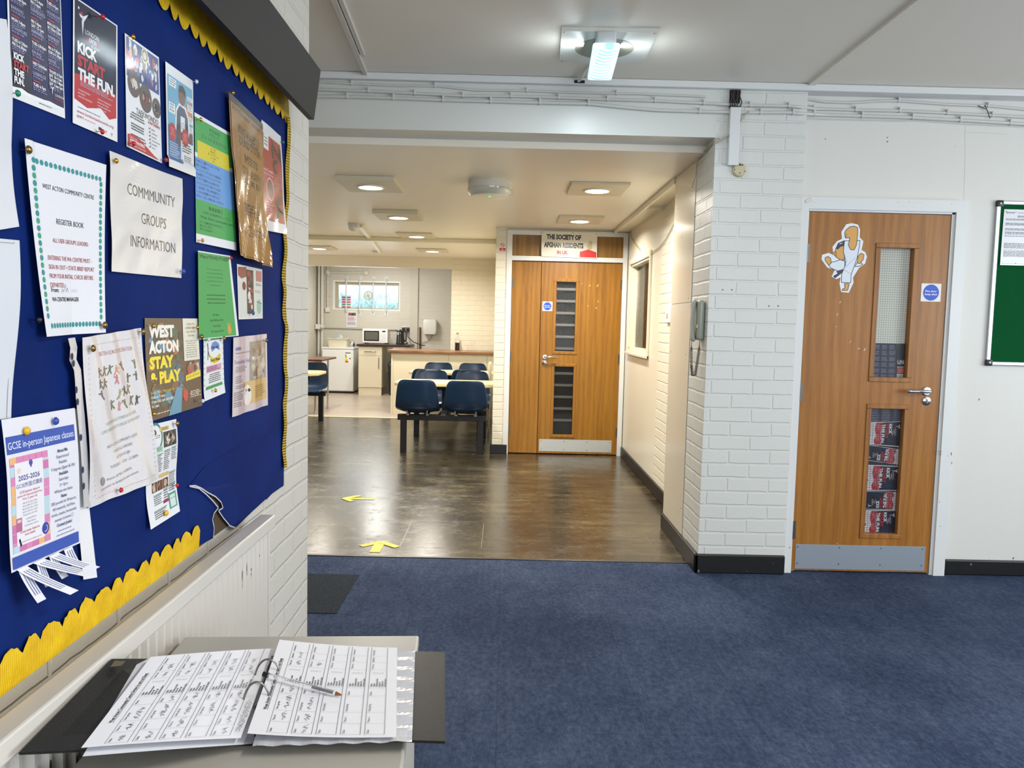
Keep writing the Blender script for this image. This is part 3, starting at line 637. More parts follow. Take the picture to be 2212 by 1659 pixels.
# light conduit piece above the beam's right end
# vertical trunking on the pier, rose and wires
a = at(1577, 228, Y=4.25); c = at(1597, 345, Y=4.25)
e = empty('wall_trunking', (1.17, 4.25, 2.2), 'short white vertical trunking with wires spilling from its open top on the brick pier', 'trunking')
b = B(); b.box(1.155, 1.21, 4.218, 4.25, 2.205, 2.505, bev=.003); b.obj('channel', trimw, e)
b = B(); rr = random.Random(3)
for k in range(6): x = 1.16 + k * .009; b.tube([(x, 4.235, 2.5), (x + rr.uniform(-.01, .01), 4.225, 2.53), (x + rr.uniform(-.015, .015), 4.228, 2.56), (x, 4.235, 2.596)], .003, 6)
b.obj('wires', mat('#3a3732', .5), e); bx(1.155, 1.212, 4.243, 4.2495, 2.505, 2.597).obj('dark_gap', black, e)
p = at(1596, 368, Y=4.25)
e = empty('junction_rose', p, 'round yellowed junction rose with screw holes hanging below the trunking on the pier', 'junction box')
B().lathe((p.x, 4.25, p.z), (0, -1, 0), [(.036, 0), (.036, .014), (.03, .02), (.0001, .021)], 32).obj('cover', mat('#c7bd9c', .5), e, smooth=40)
b = B(); b.lathe((p.x, 4.2501, p.z), (0, -1, 0), [(.03, 0), (.03, .0203), (.0001, .0204)], 24)
for dx, dz, r_ in ((-.028, 0, .003), (.027, -.008, .003), (-.012, .024, .004), (0, .025, .005), (.012, .024, .004), (0, -.018, .003)): b.lathe((p.x + dx, 4.235, p.z + dz), (0, -1, 0), [(r_, 0), (r_, .0063), (0, .0064)], 10, 1)
b.obj('pierced_centre', [mat('#c7bd9c', .5), mat('#2b241b', .6)], e, smooth=40)
b = B(); b.tube([at(x, y, Y=4.24) for x, y in ((1599, 205), (1599, 240), (1600, 260), (1597, 300), (1596, 330), (1595, 356))], .003, 6); b.obj('feed_wire', cabm, e, smooth=60)
b = B()
for off in (0, .006): b.tube([at(x, y, Y=4.234 - off) + Vector((0, 0, off)) for x, y in ((1618, 244), (1606, 252), (1600, 266), (1594, 278), (1580, 290), (1562, 302), (1546, 310), (1543, 311))] , .0032, 6)
b.tube([at(1546, 309, Y=4.24), at(1541, 302, Y=4.24), at(1553, 298, Y=4.24), at(1556, 303, Y=4.24), at(1545, 308, Y=4.24)], .0025, 6)
for off in (0, .008): b.tube([at(1543, 310, Y=4.24), Vector((1.082, 4.26 + off, 2.33)), Vector((1.08, 4.4 + off, 2.325 - off)), Vector((1.079, 4.55, 2.318 - off)), Vector((1.077, 4.66, 2.30))], .003, 6)
b.tube([Vector((1.079, 4.55, 2.31)), Vector((1.07, 4.57, 2.27)), Vector((1.072, 4.58, 2.22)), Vector((1.06, 4.62, 2.15))], .0025, 6)
tag(b.obj('loose_wire', wirem, smooth=60), 'bunch of loose wires twisting around the top corner of the brick pier', 'wire')
b = B(); X_ = XR - .008
for off in (0, .012): b.tube([at(x, y + off * 300, X=X_) for x, y in ((1361, 498), (1364, 512), (1372, 525), (1384, 540), (1395, 546), (1408, 545), (1424, 534), (1440, 513), (1456, 482), (1460, 470))], .0024, 6)
tag(b.obj('loose_wire', wirem, smooth=60), 'grey wire hanging in a long loop over the corridor window', 'wire')
p = at(1447, 683, X=XR)
b = B(); b.box(XR - .02, XR, p.y - .07, p.y + .07, p.z - .05, p.z + .05, bev=.005)
for k in range(3): b.box(XR - .0215, XR - .02, p.y - .03 + k * .025, p.y - .024 + k * .025, p.z - .02, p.z + .02, 1)
tag(b.obj('wall_switch', [mat('#e6e2d8', .35), hingem]), 'white slotted wall box half hidden behind the boxed pier on the corridor wall', 'socket')
b = B(); pts = [at(x, y, Y=YD - .016) for x, y in ((2128, 227), (2133, 240), (2139, 256))]; b.tube(pts, .0022, 6); pts = [at(x, y, Y=YD - .016) for x, y in ((2113, 228), (2122, 232), (2130, 236))]; b.tube(pts, .0022, 6)
tag(b.obj('loose_wire', mat('#4a463f', .5), smooth=60), 'short dark wire end dangling across the cables above the green noticeboard', 'wire')

# ================================================================ wall phone on the pier side (faces the lobby)
pm = mat('#a3a99c', .3, name='sage_plastic'); pm2 = mat('#b5bab0', .28)
pz = 1.385; py_ = 4.36
e = empty('wall_phone', (1.09, py_, pz - .11), 'sage green wall telephone with curly cord on the side of the brick pier', 'telephone')
b = B(); b.box(1.05, 1.0895, py_ - .055, py_ + .055, pz - .108, pz + .112, bev=.016, seg=3); b.obj('body', pm, e, smooth=40)
prof = [(.0, .118, .018), (.012, .115, .024), (.0, .06, .022), (-.012, 0, .02), (0, -.06, .022), (.012, -.105, .024), (.0, -.116, .018)]
b = B(); rings = []
for k in range(25):
    f_ = k / 24; z = .116 - .232 * f_; arch_ = .010 * (1 - (2 * f_ - 1) ** 2); th = .0105 + .003 * abs(2 * f_ - 1) ** 2.2; wd = .026 + .006 * abs(2 * f_ - 1) ** 2
    if k in (0, 24): th *= .55; wd *= .7
    rings.append(b.ring(Vector((1.0385 - arch_ * .7 + .002 * abs(2 * f_ - 1) ** 3, py_, pz + z)), Vector((0, 1, 0)), Vector((1, 0, 0)), wd, 16, 0, th))
b.skin(rings); b.obj('handset', pm2, e, smooth=50)
b = B(); b.box(1.046, 1.052, py_ - .056, py_ - .03, pz - .045, pz - .02, bev=.004); b.obj('cradle_switch', mat('#d9d4bd', .4), e)
b = B(); pts = []; N = 26
way = [Vector((1.036, py_ + .01, pz - .112)), Vector((1.037, py_ + .015, pz - .17)), Vector((1.04, py_ + .012, pz - .25)), Vector((1.045, py_ - .005, pz - .305)), Vector((1.055, py_ - .02, pz - .30)), Vector((1.06, py_ - .03, pz - .24)), Vector((1.066, py_ - .04, pz - .17)), Vector((1.068, py_ - .042, pz - .106))]
segs = 60
for k in range(segs * 10 + 1):
    f_ = k / (segs * 10) * (len(way) - 1); j = min(int(f_), len(way) - 2); c = way[j].lerp(way[j + 1], f_ - j)
    amp = .0095 * min(1, max(0, (f_ - .45) / .4), max(0, (6.6 - f_) / .4)); a = 2 * PI * k / 10
    pts.append(c + Vector((math.cos(a) * amp * .8, math.sin(a) * amp, 0)))
b.tube(pts, .0018, 5); b.obj('curly_cord', mat('#4f4a42', .45), e, smooth=80)

# ================================================================ signs
def sign(name, pxs, label, cat, fn, plane, nrm, paper='#e9e8e2', th=.002, group=None, rough=.4, base=.001, outline=None, coat=0):
    A = Art([at(*p, **plane) for p in pxs], nrm, paper, rough, base=base, n=2, outline=outline, coat=coat); fn(A); return A.done(name, label, cat, group)
NF = (0, -1, 0)
def firedoor(A):
    A.ell(.5, .5, .4, '#1c4fc0', n=36); A.text('Fire door', .5, .47, .1, '#f2f2f2', al='c', bold=.02, w=.57); A.text('keep shut', .5, .64, .1, '#f2f2f2', al='c', bold=.02, w=.61)
def rectpx(x0, y0, x1, y1, Y):   # an upright rectangle on the plane Y
    a, c = at(x0, y0, Y=Y), at(x1, y1, Y=Y); m_ = [(a.x, a.z), (c.x, a.z), (c.x, c.z), (a.x, c.z)]; return [Vector((x, Y, z)) for x, z in m_]
def signr(name, rect, label, cat, fn, Y, **k):
    A = Art(rectpx(*rect, Y), NF, k.pop('paper', '#e9e8e2'), k.pop('rough', .4), base=k.pop('base', .0015), n=2, **k); fn(A); return A.done(name, label, cat)
signr('fire_door_sign', (1990.5, 612, 2031, 652), 'square white sign with blue disc reading Fire door keep shut on the brown oak door', 'sign', firedoor, YF)
signr('fire_door_sign', (1172, 651, 1193, 672), 'small square blue disc sign beside the upper glass of the double doors', 'sign', firedoor, YK2)
def soc(A):
    A.text('THE SOCIETY OF', .40, .30, .18, '#17171b', al='c', bold=.06, w=.62); A.text('AFGHAN RESIDENTS', .40, .62, .19, '#17171b', al='c', bold=.06, w=.71)
    A.text('IN UK', .38, .88, .14, '#b9252b', al='c', bold=.06, w=.2)
    A.poly([(.69, .97), (.69, .76), (.845, .66), (.99, .76), (.99, .97)], '#d3222a')
    A.poly([(.83, .66), (.82, .5), (.86, .4), (.85, .33), (.89, .32), (.92, .4), (.9, .48), (.92, .55), (.9, .66)], '#c9bb97')
    for k in ((.015, .05), (.985, .06), (.015, .95), (.56, .04)): A.ell(*k, .008, '#77705f')
A = Art([at(1170, 499, Y=YK2 - .03), at(1290, 503, Y=YK2 - .03), at(1289, 559, Y=YK2 - .03), at(1169, 554, Y=YK2 - .03)], NF, '#e6e1d0', .3, base=.012, n=2); soc(A)
c_ = [A.c[k] for k in range(4)]; A.b.hexa([c_[3] + Vector((0, -.0115, 0)), c_[2] + Vector((0, -.0115, 0)), c_[2], c_[3], c_[0] + Vector((0, -.0115, 0)), c_[1] + Vector((0, -.0115, 0)), c_[1], c_[0]], 0)
A.done('society_sign', 'white board sign reading The Society of Afghan Residents over the double doors', 'sign')
def nosmoke(A):
    A.ell(.5, .3, .36, '#c3343c', n=28); A.ell(.5, .3, .28, '#efece4', n=28); A.rect(.3, .28, .66, .33, '#2a2a2a'); A.rect(.62, .22, .66, .28, '#2a2a2a'); A.line(.26, .17, .74, .43, .006, '#c3343c')
    A.rect(.02, .62, .98, .98, '#c3242c'); A.text('No', .5, .78, .1, '#f0eeea', al='c', bold=.02); A.text('smoking', .5, .92, .1, '#f0eeea', al='c', bold=.02, wmax=.8)
signr('no_smoking_sign', (1079, 523, 1092, 543), 'red and white No smoking sign on the narrow brick return beside the double doors', 'sign', nosmoke, YK, base=.002)
signr('no_smoking_sign', (887, 621, 896, 633), 'tiny red and white no smoking sign on the kitchen wall right of the window', 'sign', nosmoke, YB, base=.002)
# generic high-kick sticker on the oak door
K = lambda x, y: ((x - 350) / 335, (y - 288) / 555)
pxl = lambda L: [K(*q) for q in L]
A = Art(rectpx(1777, 480, 1869, 634, YF), NF, None, .35, base=.0006)
body = [(520, 300), (560, 290), (605, 300), (622, 340), (622, 400), (650, 430), (640, 500), (668, 515), (682, 550), (672, 605), (630, 640), (590, 720), (596, 760), (565, 840), (510, 836), (495, 770), (500, 720), (470, 735), (435, 715), (455, 660), (400, 645), (355, 580), (358, 545), (405, 528), (440, 545), (430, 480), (460, 435), (495, 415), (488, 360)]
A.poly(pxl(body), '#e8ebee')
gi, ink, skin_ = '#dfe6ee', '#1d2430', '#d9a152'
def op(L, col):
    q = pxl(L); A.poly(q, col)
    A.up()
    for a_, c_ in zip(q, q[1:] + q[:1]): A.line(*a_, *c_, .0034, ink)
op([(458, 560), (452, 500), (470, 450), (515, 428), (520, 580), (495, 582)], skin_); A.poly(pxl([(455, 495), (470, 450), (515, 428), (516, 470), (488, 478), (470, 500)]), '#2a303c'); A.line(*K(480, 455), *K(500, 447), .004, '#cfd8e0')
op([(440, 520), (456, 515), (460, 555), (446, 548)], skin_)
op([(450, 597), (490, 580), (524, 590), (526, 660), (480, 672), (428, 648), (405, 620), (425, 600)], gi)
op([(380, 568), (400, 556), (420, 570), (428, 608), (410, 626), (384, 592)], skin_)
op([(612, 600), (640, 600), (655, 612), (630, 628), (600, 632)], gi); op([(618, 548), (638, 524), (660, 536), (656, 575), (636, 606), (614, 604)], skin_)
op([(514, 430), (626, 424), (622, 480), (612, 560), (594, 630), (574, 700), (576, 760), (508, 760), (506, 695), (532, 612), (510, 510)], gi)
for a_, c_ in (((530, 640), (600, 560)), ((525, 660), (570, 690)), ((540, 600), (520, 540))): A.line(*K(*a_), *K(*c_), .002, '#8a94a4')
op([(512, 370), (520, 345), (545, 320), (572, 312), (602, 322), (606, 362), (603, 455), (588, 499), (562, 499), (543, 465), (551, 405), (520, 408)], skin_)
for k_ in (375, 387, 398): A.line(*K(512, k_), *K(530, k_ + 2), .002, ink)
op([(470, 672), (520, 655), (510, 680), (460, 725), (448, 712), (480, 690)], '#2f3540')
op([(530, 768), (566, 768), (556, 822), (516, 824), (518, 812), (536, 804)], skin_)
A.done('door_sticker', 'white cut-out sticker of a high-kicking figure in a white suit on the oak door', 'sticker')
b = B(); p = at(1747, 433, Y=YF - .02); b.poly([p + Vector(v) for v in ((-.02, -.003, -.002), (.012, -.003, .018), (.019, -.003, -.002), (-.014, -.003, -.016))])
tag(b.obj('torn_label', mat('#d9d7cc', .5)), 'torn silver paper scrap on the top left corner of the oak door frame', 'label')
# ================================================================ green noticeboard
gx0, gz1 = at(2148, 434, Y=YD).x, at(2148, 434, Y=YD).z; gx0 = (gx0 + at(2129, 789, Y=YD).x) / 2; gz0 = at(2129, 789, Y=YD).z; gx1 = gx0 + 1.22
e = empty('green_noticeboard', ((gx0 + gx1) / 2, YD, gz0), 'green felt noticeboard in an aluminium frame with black corner caps right of the oak door', 'noticeboard')
felt = NT('green_felt'); _n = felt.noise(felt.obj(), 600, 2); felt.set(Base_Color=felt.ramp(_n.outputs[0], (.3, '#06401f'), (.7, '#0c5a2f')), Roughness=.9, Specular_IOR_Level=.1); felt = felt.m
bx(gx0 + .01, gx1 - .01, YD - .012, YD - .001, gz0 + .01, gz1 - .01).obj('felt_panel', felt, e)
alum = mat('#c6cbd1', .28, .9, name='aluminium'); b = B()
for k in ((gx0, gx1, gz0, gz0 + .022), (gx0, gx1, gz1 - .022, gz1), (gx0, gx0 + .022, gz0, gz1), (gx1 - .022, gx1, gz0, gz1)): b.box(k[0], k[1], YD - .02, YD - .0005, k[2], k[3], bev=.005)
b.obj('frame', alum, e)
for x in (gx0, gx1 - .032):
    for z in (gz0, gz1 - .032): 
        b = B(); b.box(x - .002, x + .034, YD - .023, YD - .0005, z - .002, z + .034, bev=.006); b.lathe((x + .016, YD - .023, z + .016), (0, -1, 0), [(.006, 0), (.004, .002), (0, .0021)], 12, 1); b.obj('corner_cap', [mat('#1a1a1c', .4), steel], e, smooth=40)
Yn = YD - .013; c0_ = at(2169, 452, Y=Yn); h_ = c0_.z - at(2163, 573, Y=Yn).z
A = Art([c0_, c0_ + Vector((h_ * .72, 0, 0)), c0_ + Vector((h_ * .72, 0, -h_)), c0_ + Vector((-.006, 0, -h_))], NF, '#e4e4e8', .25, base=.002, n=10, deform=lambda u, v: .006 * v * v, coat=.4)
A.text('ansvar', .06, .07, .035, '#33383f', w=.22, bold=.02); A.ell(.055, .04, .02, '#d9822b'); A.ringo(.30, .045, .018, .3, '#555'); A.greek(.35, .05, .9, .075, 2, '#777', seed=3)
A.greek(.3, .11, .75, .145, 2, '#333', 'c', .7, seed=4)
for v0, v1, n_ in ((.165, .20, 3), (.24, .29, 3), (.34, .38, 2), (.40, .45, 3), (.47, .49, 1), (.6, .70, 7), (.72, .73, 1), (.74, .85, 8)): A.greek(.06, v0, .95, v1, n_, '#4a4a50', fill=.55, seed=int(v0 * 100))
A.line(.04, .97, .98, .97, .001, '#888'); A.ell(.05, .955, .012, '#bbb'); A.ell(.38, .965, .014, '#6a6a66')
A.done('insurance_certificate', 'laminated printed insurance certificate pinned on the green noticeboard', 'notice')
# ================================================================ yellow tape arrows on the floor
ty = paint('yellow_tape', '#e3cf3a', .5, .2, 80, .25)
def strip(b, p, q, w, z=.002):
    p, q = Vector(p), Vector(q); u = (q - p).normalized(); n = Vector((-u.y, u.x, 0)) * w / 2; zz = Vector((0, 0, z)); b.hexa([p - n, q - n, q + n, p + n, p - n + zz, q - n + zz, q + n + zz, p + n + zz])
a = at(743, 1077, Z=.0006); b = B(); strip(b, a, a + Vector((.23, .0, 0)), .036); strip(b, a, a + Vector((.1, .105, 0)), .04, .0026); strip(b, a, a + Vector((.075, -.085, 0)), .04, .0032)
tag(b.obj('tape_arrow', ty), 'yellow tape arrow on the vinyl floor pointing left, farther from the carpet', 'floor arrow', 'yellow tape floor arrows')
a = at(822, 1171, Z=.0006); b = B(); strip(b, a, a + Vector((.0, -.215, 0)), .06); strip(b, a, a + Vector((-.1, -.1, 0)), .04, .0026); strip(b, a, a + Vector((.115, -.105, 0)), .045, .0032)
tag(b.obj('tape_arrow', ty), 'yellow tape arrow on the vinyl floor pointing ahead, right at the carpet edge', 'floor arrow', 'yellow tape floor arrows')
# strip lamps added out of view to brighten the hall and the kitchen
for nm, x, y, z, L, pw, c_, lb in (('fill_strip_light', 1.5, .5, ZC, 1.2, 48, (1, .95, .87), 'long white strip lamp added out of view on the hall ceiling to brighten it'), ('fill_strip_light', -2.2, 13.4, 2.55, 1.2, 40, (1, .98, .93), 'white strip lamp added out of view on the kitchen ceiling to brighten it')):
    e = empty(nm, (x, y, z), lb, 'ceiling light')
    bx(x - .06, x + .06, y - L / 2, y + L / 2, z - .05, z - .0005, bev=.006).obj('housing', trimw, e)
    bx(x - .045, x + .045, y - L / 2 + .02, y + L / 2 - .02, z - .075, z - .05, bev=.01).obj('diffuser', mat('#fff8ea', .4, emit=3), e)
    area('fill_strip_lamp', (x, y, z - .08), (0, 0, -1), .1, L, pw, c_)
# ================================================================ canteen units: two fixed shells each side of a table
shell_b = mat('#142c47', .28, spec=.5, name='navy_plastic'); frame_m = mat('#0e0e10', .45, name='black_steel')
tt = NT('pale_wood_laminate'); n = tt.noise(tt.obj((2, 30, 2)), 3, 4); tt.set(Base_Color=tt.ramp(n.outputs[0], (.3, '#e2cf9c'), (.7, '#efe0b4')), Roughness=.3); table_m = tt.m
def shell_mesh():
    P = [(.255, -.03), (.25, -.008), (.2, .0), (.1, -.012), (.0, -.016), (-.1, -.006), (-.165, .025), (-.2, .085), (-.215, .15), (-.228, .22), (-.24, .28), (-.246, .315), (-.248, .333), (-.248, .340)]
    Wd = [.19, .205, .215, .222, .226, .226, .224, .22, .214, .206, .194, .178, .155, .118]
    Cv = [.0, .008, .016, .026, .034, .046, .056, .06, .058, .05, .042, .036, .03, .022]
    b = B(); nu = 16; rows = []
    for i, ((y, z), w, c) in enumerate(zip(P, Wd, Cv)):
        j0, j1 = max(i - 1, 0), min(i + 1, len(P) - 1); ty_, tz_ = P[j1][0] - P[j0][0], P[j1][1] - P[j0][1]; L = math.hypot(ty_, tz_); ny, nz = (-tz_ / L, ty_ / L)
        if ny < 0 and z > .05 or nz < 0 and z <= .05: ny, nz = -ny, -nz
        rows.append([b.bm.verts.new((w * u, y + ny * c * abs(u) ** 2.6, z + nz * c * abs(u) ** 2.6)) for u in [k / nu * 2 - 1 for k in range(nu + 1)]])
    for a, c in zip(rows, rows[1:]):
        for k in range(nu): b.face([a[k], a[k + 1], c[k + 1], c[k]])
    return b
def make_unit():
    root = empty('canteen_unit', (0, 0, 0))
    b = B()
    for s in (-1, 1): b.box(-.455, .455, s * .6 - .03, s * .6 + .03, .335, .395, bev=.003)
    b.box(-.05, .05, -.57, .57, .34, .39, bev=.003); b.obj('seat_rail_frame', frame_m, root)
    for sx in (-1, 1):
        for sy in (-1, 1): bx(sx * .395 - .03, sx * .395 + .03, sy * .6 - .03, sy * .6 + .03, 0, .335, bev=.003).obj('leg', frame_m, root)
    b = B(); b.box(-.05, .05, -.05, .05, .39, .6, bev=.003); b.box(-.4, .4, -.03, .03, .6, .655, bev=.003); b.obj('table_pedestal', frame_m, root)
    b = B(); hw, hd, cc = .55, .31, .09
    pts = [(-hw + cc, -hd, .657), (hw - cc, -hd, .657), (hw, -hd + cc, .657), (hw, hd - cc, .657), (hw - cc, hd, .657), (-hw + cc, hd, .657), (-hw, hd - cc, .657), (-hw, -hd + cc, .657)]
    b.prism(pts, (0, 0, .034)); es = [e for e in b.bm.edges]; bmesh.ops.bevel(b.bm, geom=es, offset=.006, segments=2, affect='EDGES'); b.obj('table_top', table_m, root)
    for sy in (-1, 1):
        for sx in (-1, 1):
            b = shell_mesh(); m_ = Matrix.Translation((sx * .245, sy * .575, .425)) @ (Matrix.Rotation(PI, 4, 'Z') if sy > 0 else Matrix.Identity(4)); b.xf(m_)
            o = b.obj('seat_shell', shell_b, root, smooth=70); md = o.modifiers.new('thickness', 'SOLIDIFY'); md.thickness = .006; md.offset = 0; sb = o.modifiers.new('smooth', 'SUBSURF'); sb.levels = sb.render_levels = 1
            for k in (-.1, .1):
                b = B(); b.tube([(sx * .245 + k, sy * .575 + sy * .12, .396), (sx * .245 + k, sy * .575 + sy * .15, .405), (sx * .245 + k * 1.05, sy * .575 + sy * .17, .445)], .007, 6); b.box(sx * .245 + k - .012, sx * .245 + k + .012, sy * .6 - .1, sy * .6 + .1, .395, .408); b.obj('seat_bracket', steel, o)
    return root
unit = make_unit()
for k, (x, y, lb) in enumerate(((-.63, 8.64, 'black canteen unit with four navy seats and pale table, nearest beside the double doors'),
                               (-.70, 10.48, 'black canteen unit with navy seats and pale table, directly in front of the serving counter'),
                               (-2.81, 9.77, 'black canteen unit with navy seats and pale table, partly hidden by the pinboard wall end'))):
    o = unit if k == 0 else copy_tree(unit); o.location = (x, y, 0); tag(o, lb, 'canteen table', 'canteen units with fixed seats')
# brown table with chrome legs behind the left unit
e = empty('dining_table', (-3.15, 11.45, 0), 'brown-topped table with thin chrome legs behind the left canteen unit, near the fridge', 'table')
brown = oak('brown_laminate', '#4c2c1a', '#64402a', '#7a5238', .3, 0)
bx(-3.56, -2.55, 10.98, 11.93, .755, .782, bev=.003).obj('table_top', brown, e)
for x in (-3.5, -2.66):
    for y in (11.07, 11.86):
        b = B(); b.cyl((x, y, .02), (x, y, .755), .014); b.cyl((x, y, 0), (x, y, .022), .026); b.obj('leg', chrome, e, smooth=40)

# ================================================================ serving counter
CY = 11.38; ccream = mat('#e3d9bd', .35, name='cream_cabinet'); woodtop = oak('walnut_worktop', '#5f4129', '#80573a', '#a07750', .28, 0)
e = empty('serving_counter', (-.88, CY, 0), 'long cream serving counter base with end panel across the kitchen opening', 'counter')
bx(-1.64, -1.62, CY - .01, CY + .55, 0, .884).obj('end_panel', ccream, e)
for k, (x0, x1) in enumerate(((-1.62, at(969, 780, Y=CY).x - .002), (at(969, 780, Y=CY).x + .002, -.26), (-.256, -.117))): bx(x0, x1, CY, CY + .018, .0, .884).obj('front_panel', ccream, e)
bx(-1.62, -.12, CY + .018, CY + .55, .02, .88).obj('carcass', mat('#cfc4a8', .5), e)
b = B(); b.box(-1.69, -.118, CY - .05, 11.985, .886, .926, bev=.006); tag(b.obj('counter_worktop', woodtop), 'brown wood worktop with pale front edge on the serving counter', 'worktop')
# bottle on the counter
p = at(987.5, 757, Y=11.87); e = empty('drink_bottle', (p.x, p.y, .9265), 'clear bottle half full of dark drink standing on the serving counter', 'bottle')
B().lathe((p.x, p.y, .927), (0, 0, 1), [(.03, 0), (.036, .006), (.036, .11), (.0355, .112), (.0001, .112)], 20).obj('dark_drink', mat('#160c0a', .1), e, smooth=40)
gl = NT('clear_bottle'); gl.set(Base_Color=(.9, .93, .93, 1), Roughness=.05, Transmission_Weight=.9, IOR=1.2); gl = gl.m
B().lathe((p.x, p.y, .9265), (0, 0, 1), [(.031, .112), (.037, .115), (.036, .15), (.028, .19), (.016, .215), (.014, .24)], 20).obj('glass_neck', gl, e, smooth=40)
B().lathe((p.x, p.y, .9265), (0, 0, 1), [(.017, .238), (.017, .262), (.0001, .263)], 16).obj('cap', mat('#8c8b86', .4), e, smooth=40)

# ================================================================ kitchen
kw = mat('#e9e9e6', .3, name='white_enamel')
e = empty('fridge', (-3.05, 14.4, 0), 'white under-counter fridge with energy label, under the washing-up tub', 'fridge')
bx(-3.335, -2.765, 14.43, 14.92, .03, .805, bev=.004).obj('body', kw, e); bx(-3.34, -2.76, 14.385, 14.92, .808, .84, bev=.006).obj('top', kw, e)
o = bx(-3.335, -2.765, 14.385, 14.428, .045, .80, bev=.008).obj('door', kw, e); bx(-3.32, -2.78, 14.44, 14.9, 0, .03).obj('plinth', black, e)
A = Art(rectpx(745, 761, 758, 785, 14.385), NF, '#efefed', .4, base=.0015, n=1); A.rect(.05, .02, .95, .1, '#222')
for k, c_ in enumerate(('#1e9b46', '#7bbf3a', '#f2dc22', '#f09c1e', '#dc2a22')): A.rect(.05, .2 + k * .15, .25 + k * .08, .33 + k * .15, c_)
A.rect(.75, .5, .95, .62, '#222'); A.done('energy_label', parent=o)
# washing-up tub with plates
e = empty('washing_up_tub', (-3.08, 14.62, .841), 'cream plastic washing-up tub holding dishes on top of the fridge', 'tub')
b = B(); y_ = 14.62
def rrect(cx_, cy_, hx, hy, z, n=6, rr=.03): return [b.bm.verts.new((cx_ + sx * (hx - rr) + rr * math.cos(a), cy_ + sy * (hy - rr) + rr * math.sin(a), z)) for sx, sy, a0 in ((1, 1, 0), (-1, 1, PI / 2), (-1, -1, PI), (1, -1, 1.5 * PI)) for a in [a0 + PI / 2 * k / (n - 1) for k in range(n)]]
b.skin([rrect(-3.085, y_, .165, .13, .841), rrect(-3.085, y_, .185, .15, .985), rrect(-3.085, y_, .2, .165, .988), rrect(-3.085, y_, .2, .165, .998), rrect(-3.085, y_, .178, .143, .996), rrect(-3.085, y_, .16, .125, .853)])
b.obj('tub', mat('#dfd9c0', .4), e, smooth=40)
for dx, dz, r_, tilt, lb in ((-.02, .93, .12, .5, 'large grey plate leaning in the washing-up tub'), (.0, .92, .055, .3, 'small cup in front of the plate in the washing-up tub')):
    b = B(); b.lathe((0, 0, 0), (0, -1, 0), [(r_, 0), (r_ * .97, -.008), (r_ * .6, .006), (.0001, .007)], 32); b.xf(Matrix.Translation((-3.09 + dx, y_ + (.06 if r_ > .1 else -.03), dz + (.06 if r_ > .1 else .05))) @ Matrix.Rotation(-.25, 4, 'X') @ Matrix.Rotation(tilt * .3, 4, 'Z'))
    tag(b.obj('plate' if r_ > .1 else 'cup', mat('#a9aba6' if r_ > .1 else '#bdbcb2', .3), smooth=30), lb, 'plate' if r_ > .1 else 'cup')
e = empty('steel_teapot', (-2.83, 14.6, .841), 'small shiny steel teapot beside the washing-up tub on the fridge', 'teapot')
B().lathe((-2.83, 14.6, .841), (0, 0, 1), [(.045, 0), (.055, .01), (.058, .05), (.05, .09), (.044, .1)], 24).obj('pot', chrome, e, smooth=40)
B().lathe((-2.83, 14.6, .941), (0, 0, 1), [(.045, 0), (.03, .012), (.008, .016), (.01, .03), (.0001, .034)], 20).obj('lid', chrome, e, smooth=40)
b = B(); b.tube([(-2.785, 14.6, .925), (-2.75, 14.6, .92), (-2.745, 14.6, .88), (-2.775, 14.6, .86)], .007); b.obj('handle', chrome, e, smooth=60)
# base unit, worktop, microwave, kettle
kc = mat('#dfd5bb', .35, name='cream_door'); bar_m = mat('#8d8b86', .3, .9)
e = empty('base_cabinet', (-2.41, 14.1, 0), 'cream kitchen base cabinet with one drawer and door under the dark worktop', 'cabinet')
bx(-2.62, -2.2, 14.12, 14.68, .14, .875).obj('carcass', mat('#cfc7b2', .5), e); bx(-2.615, -2.205, 14.115, 14.13, 0, .135).obj('plinth', kc, e)
o = bx(-2.618, -2.202, 14.1, 14.118, .715, .873, bev=.002).obj('drawer', kc, e); b = B(); b.tube([(-2.51, 14.1, .785), (-2.51, 14.08, .785), (-2.31, 14.08, .785), (-2.31, 14.1, .785)], .007); b.obj('handle', bar_m, o, smooth=60)
o = bx(-2.618, -2.202, 14.1, 14.118, .142, .711, bev=.002).obj('door', kc, e); b = B(); b.tube([(-2.255, 14.1, .68), (-2.255, 14.08, .68), (-2.255, 14.08, .49), (-2.255, 14.1, .49)], .007); b.obj('handle', bar_m, o, smooth=60)
b = B(); b.box(-2.65, -1.69, 14.07, 14.7, .877, .918, bev=.004); tag(b.obj('kitchen_worktop', oak('dark_worktop', '#2c1a14', '#3c251c', '#4a3025', .3, 0)), 'dark brown worktop carrying the microwave and kettle', 'worktop')
tag(bx(-1.72, -1.695, 14.12, 14.68, 0, .876).obj('support_panel', kc), 'cream panel holding up the right end of the dark kitchen worktop', 'panel')
e = empty('microwave', (-2.37, 14.4, .919), 'white microwave oven on the dark kitchen worktop', 'microwave')
mx0, mx1, my0, mz0, mz1 = -2.6, -2.14, 14.36, .935, 1.19
bx(mx0, mx1, my0 + .02, 14.7, mz0, mz1, bev=.006).obj('body', kw, e)
o = bx(mx0 + .002, mx0 + .335, my0, my0 + .02, mz0 + .003, mz1 - .003, bev=.004).obj('door', kw, e); bx(mx0 + .03, mx0 + .305, my0 - .003, my0, mz0 + .035, mz1 - .035, bev=.001).obj('window', mat('#16130f', .15), o); bx(mx0 + .05, mx0 + .285, my0 - .005, my0 - .003, mz0 + .055, mz1 - .055).obj('window_mesh', mat('#5f5a51', .4), o)
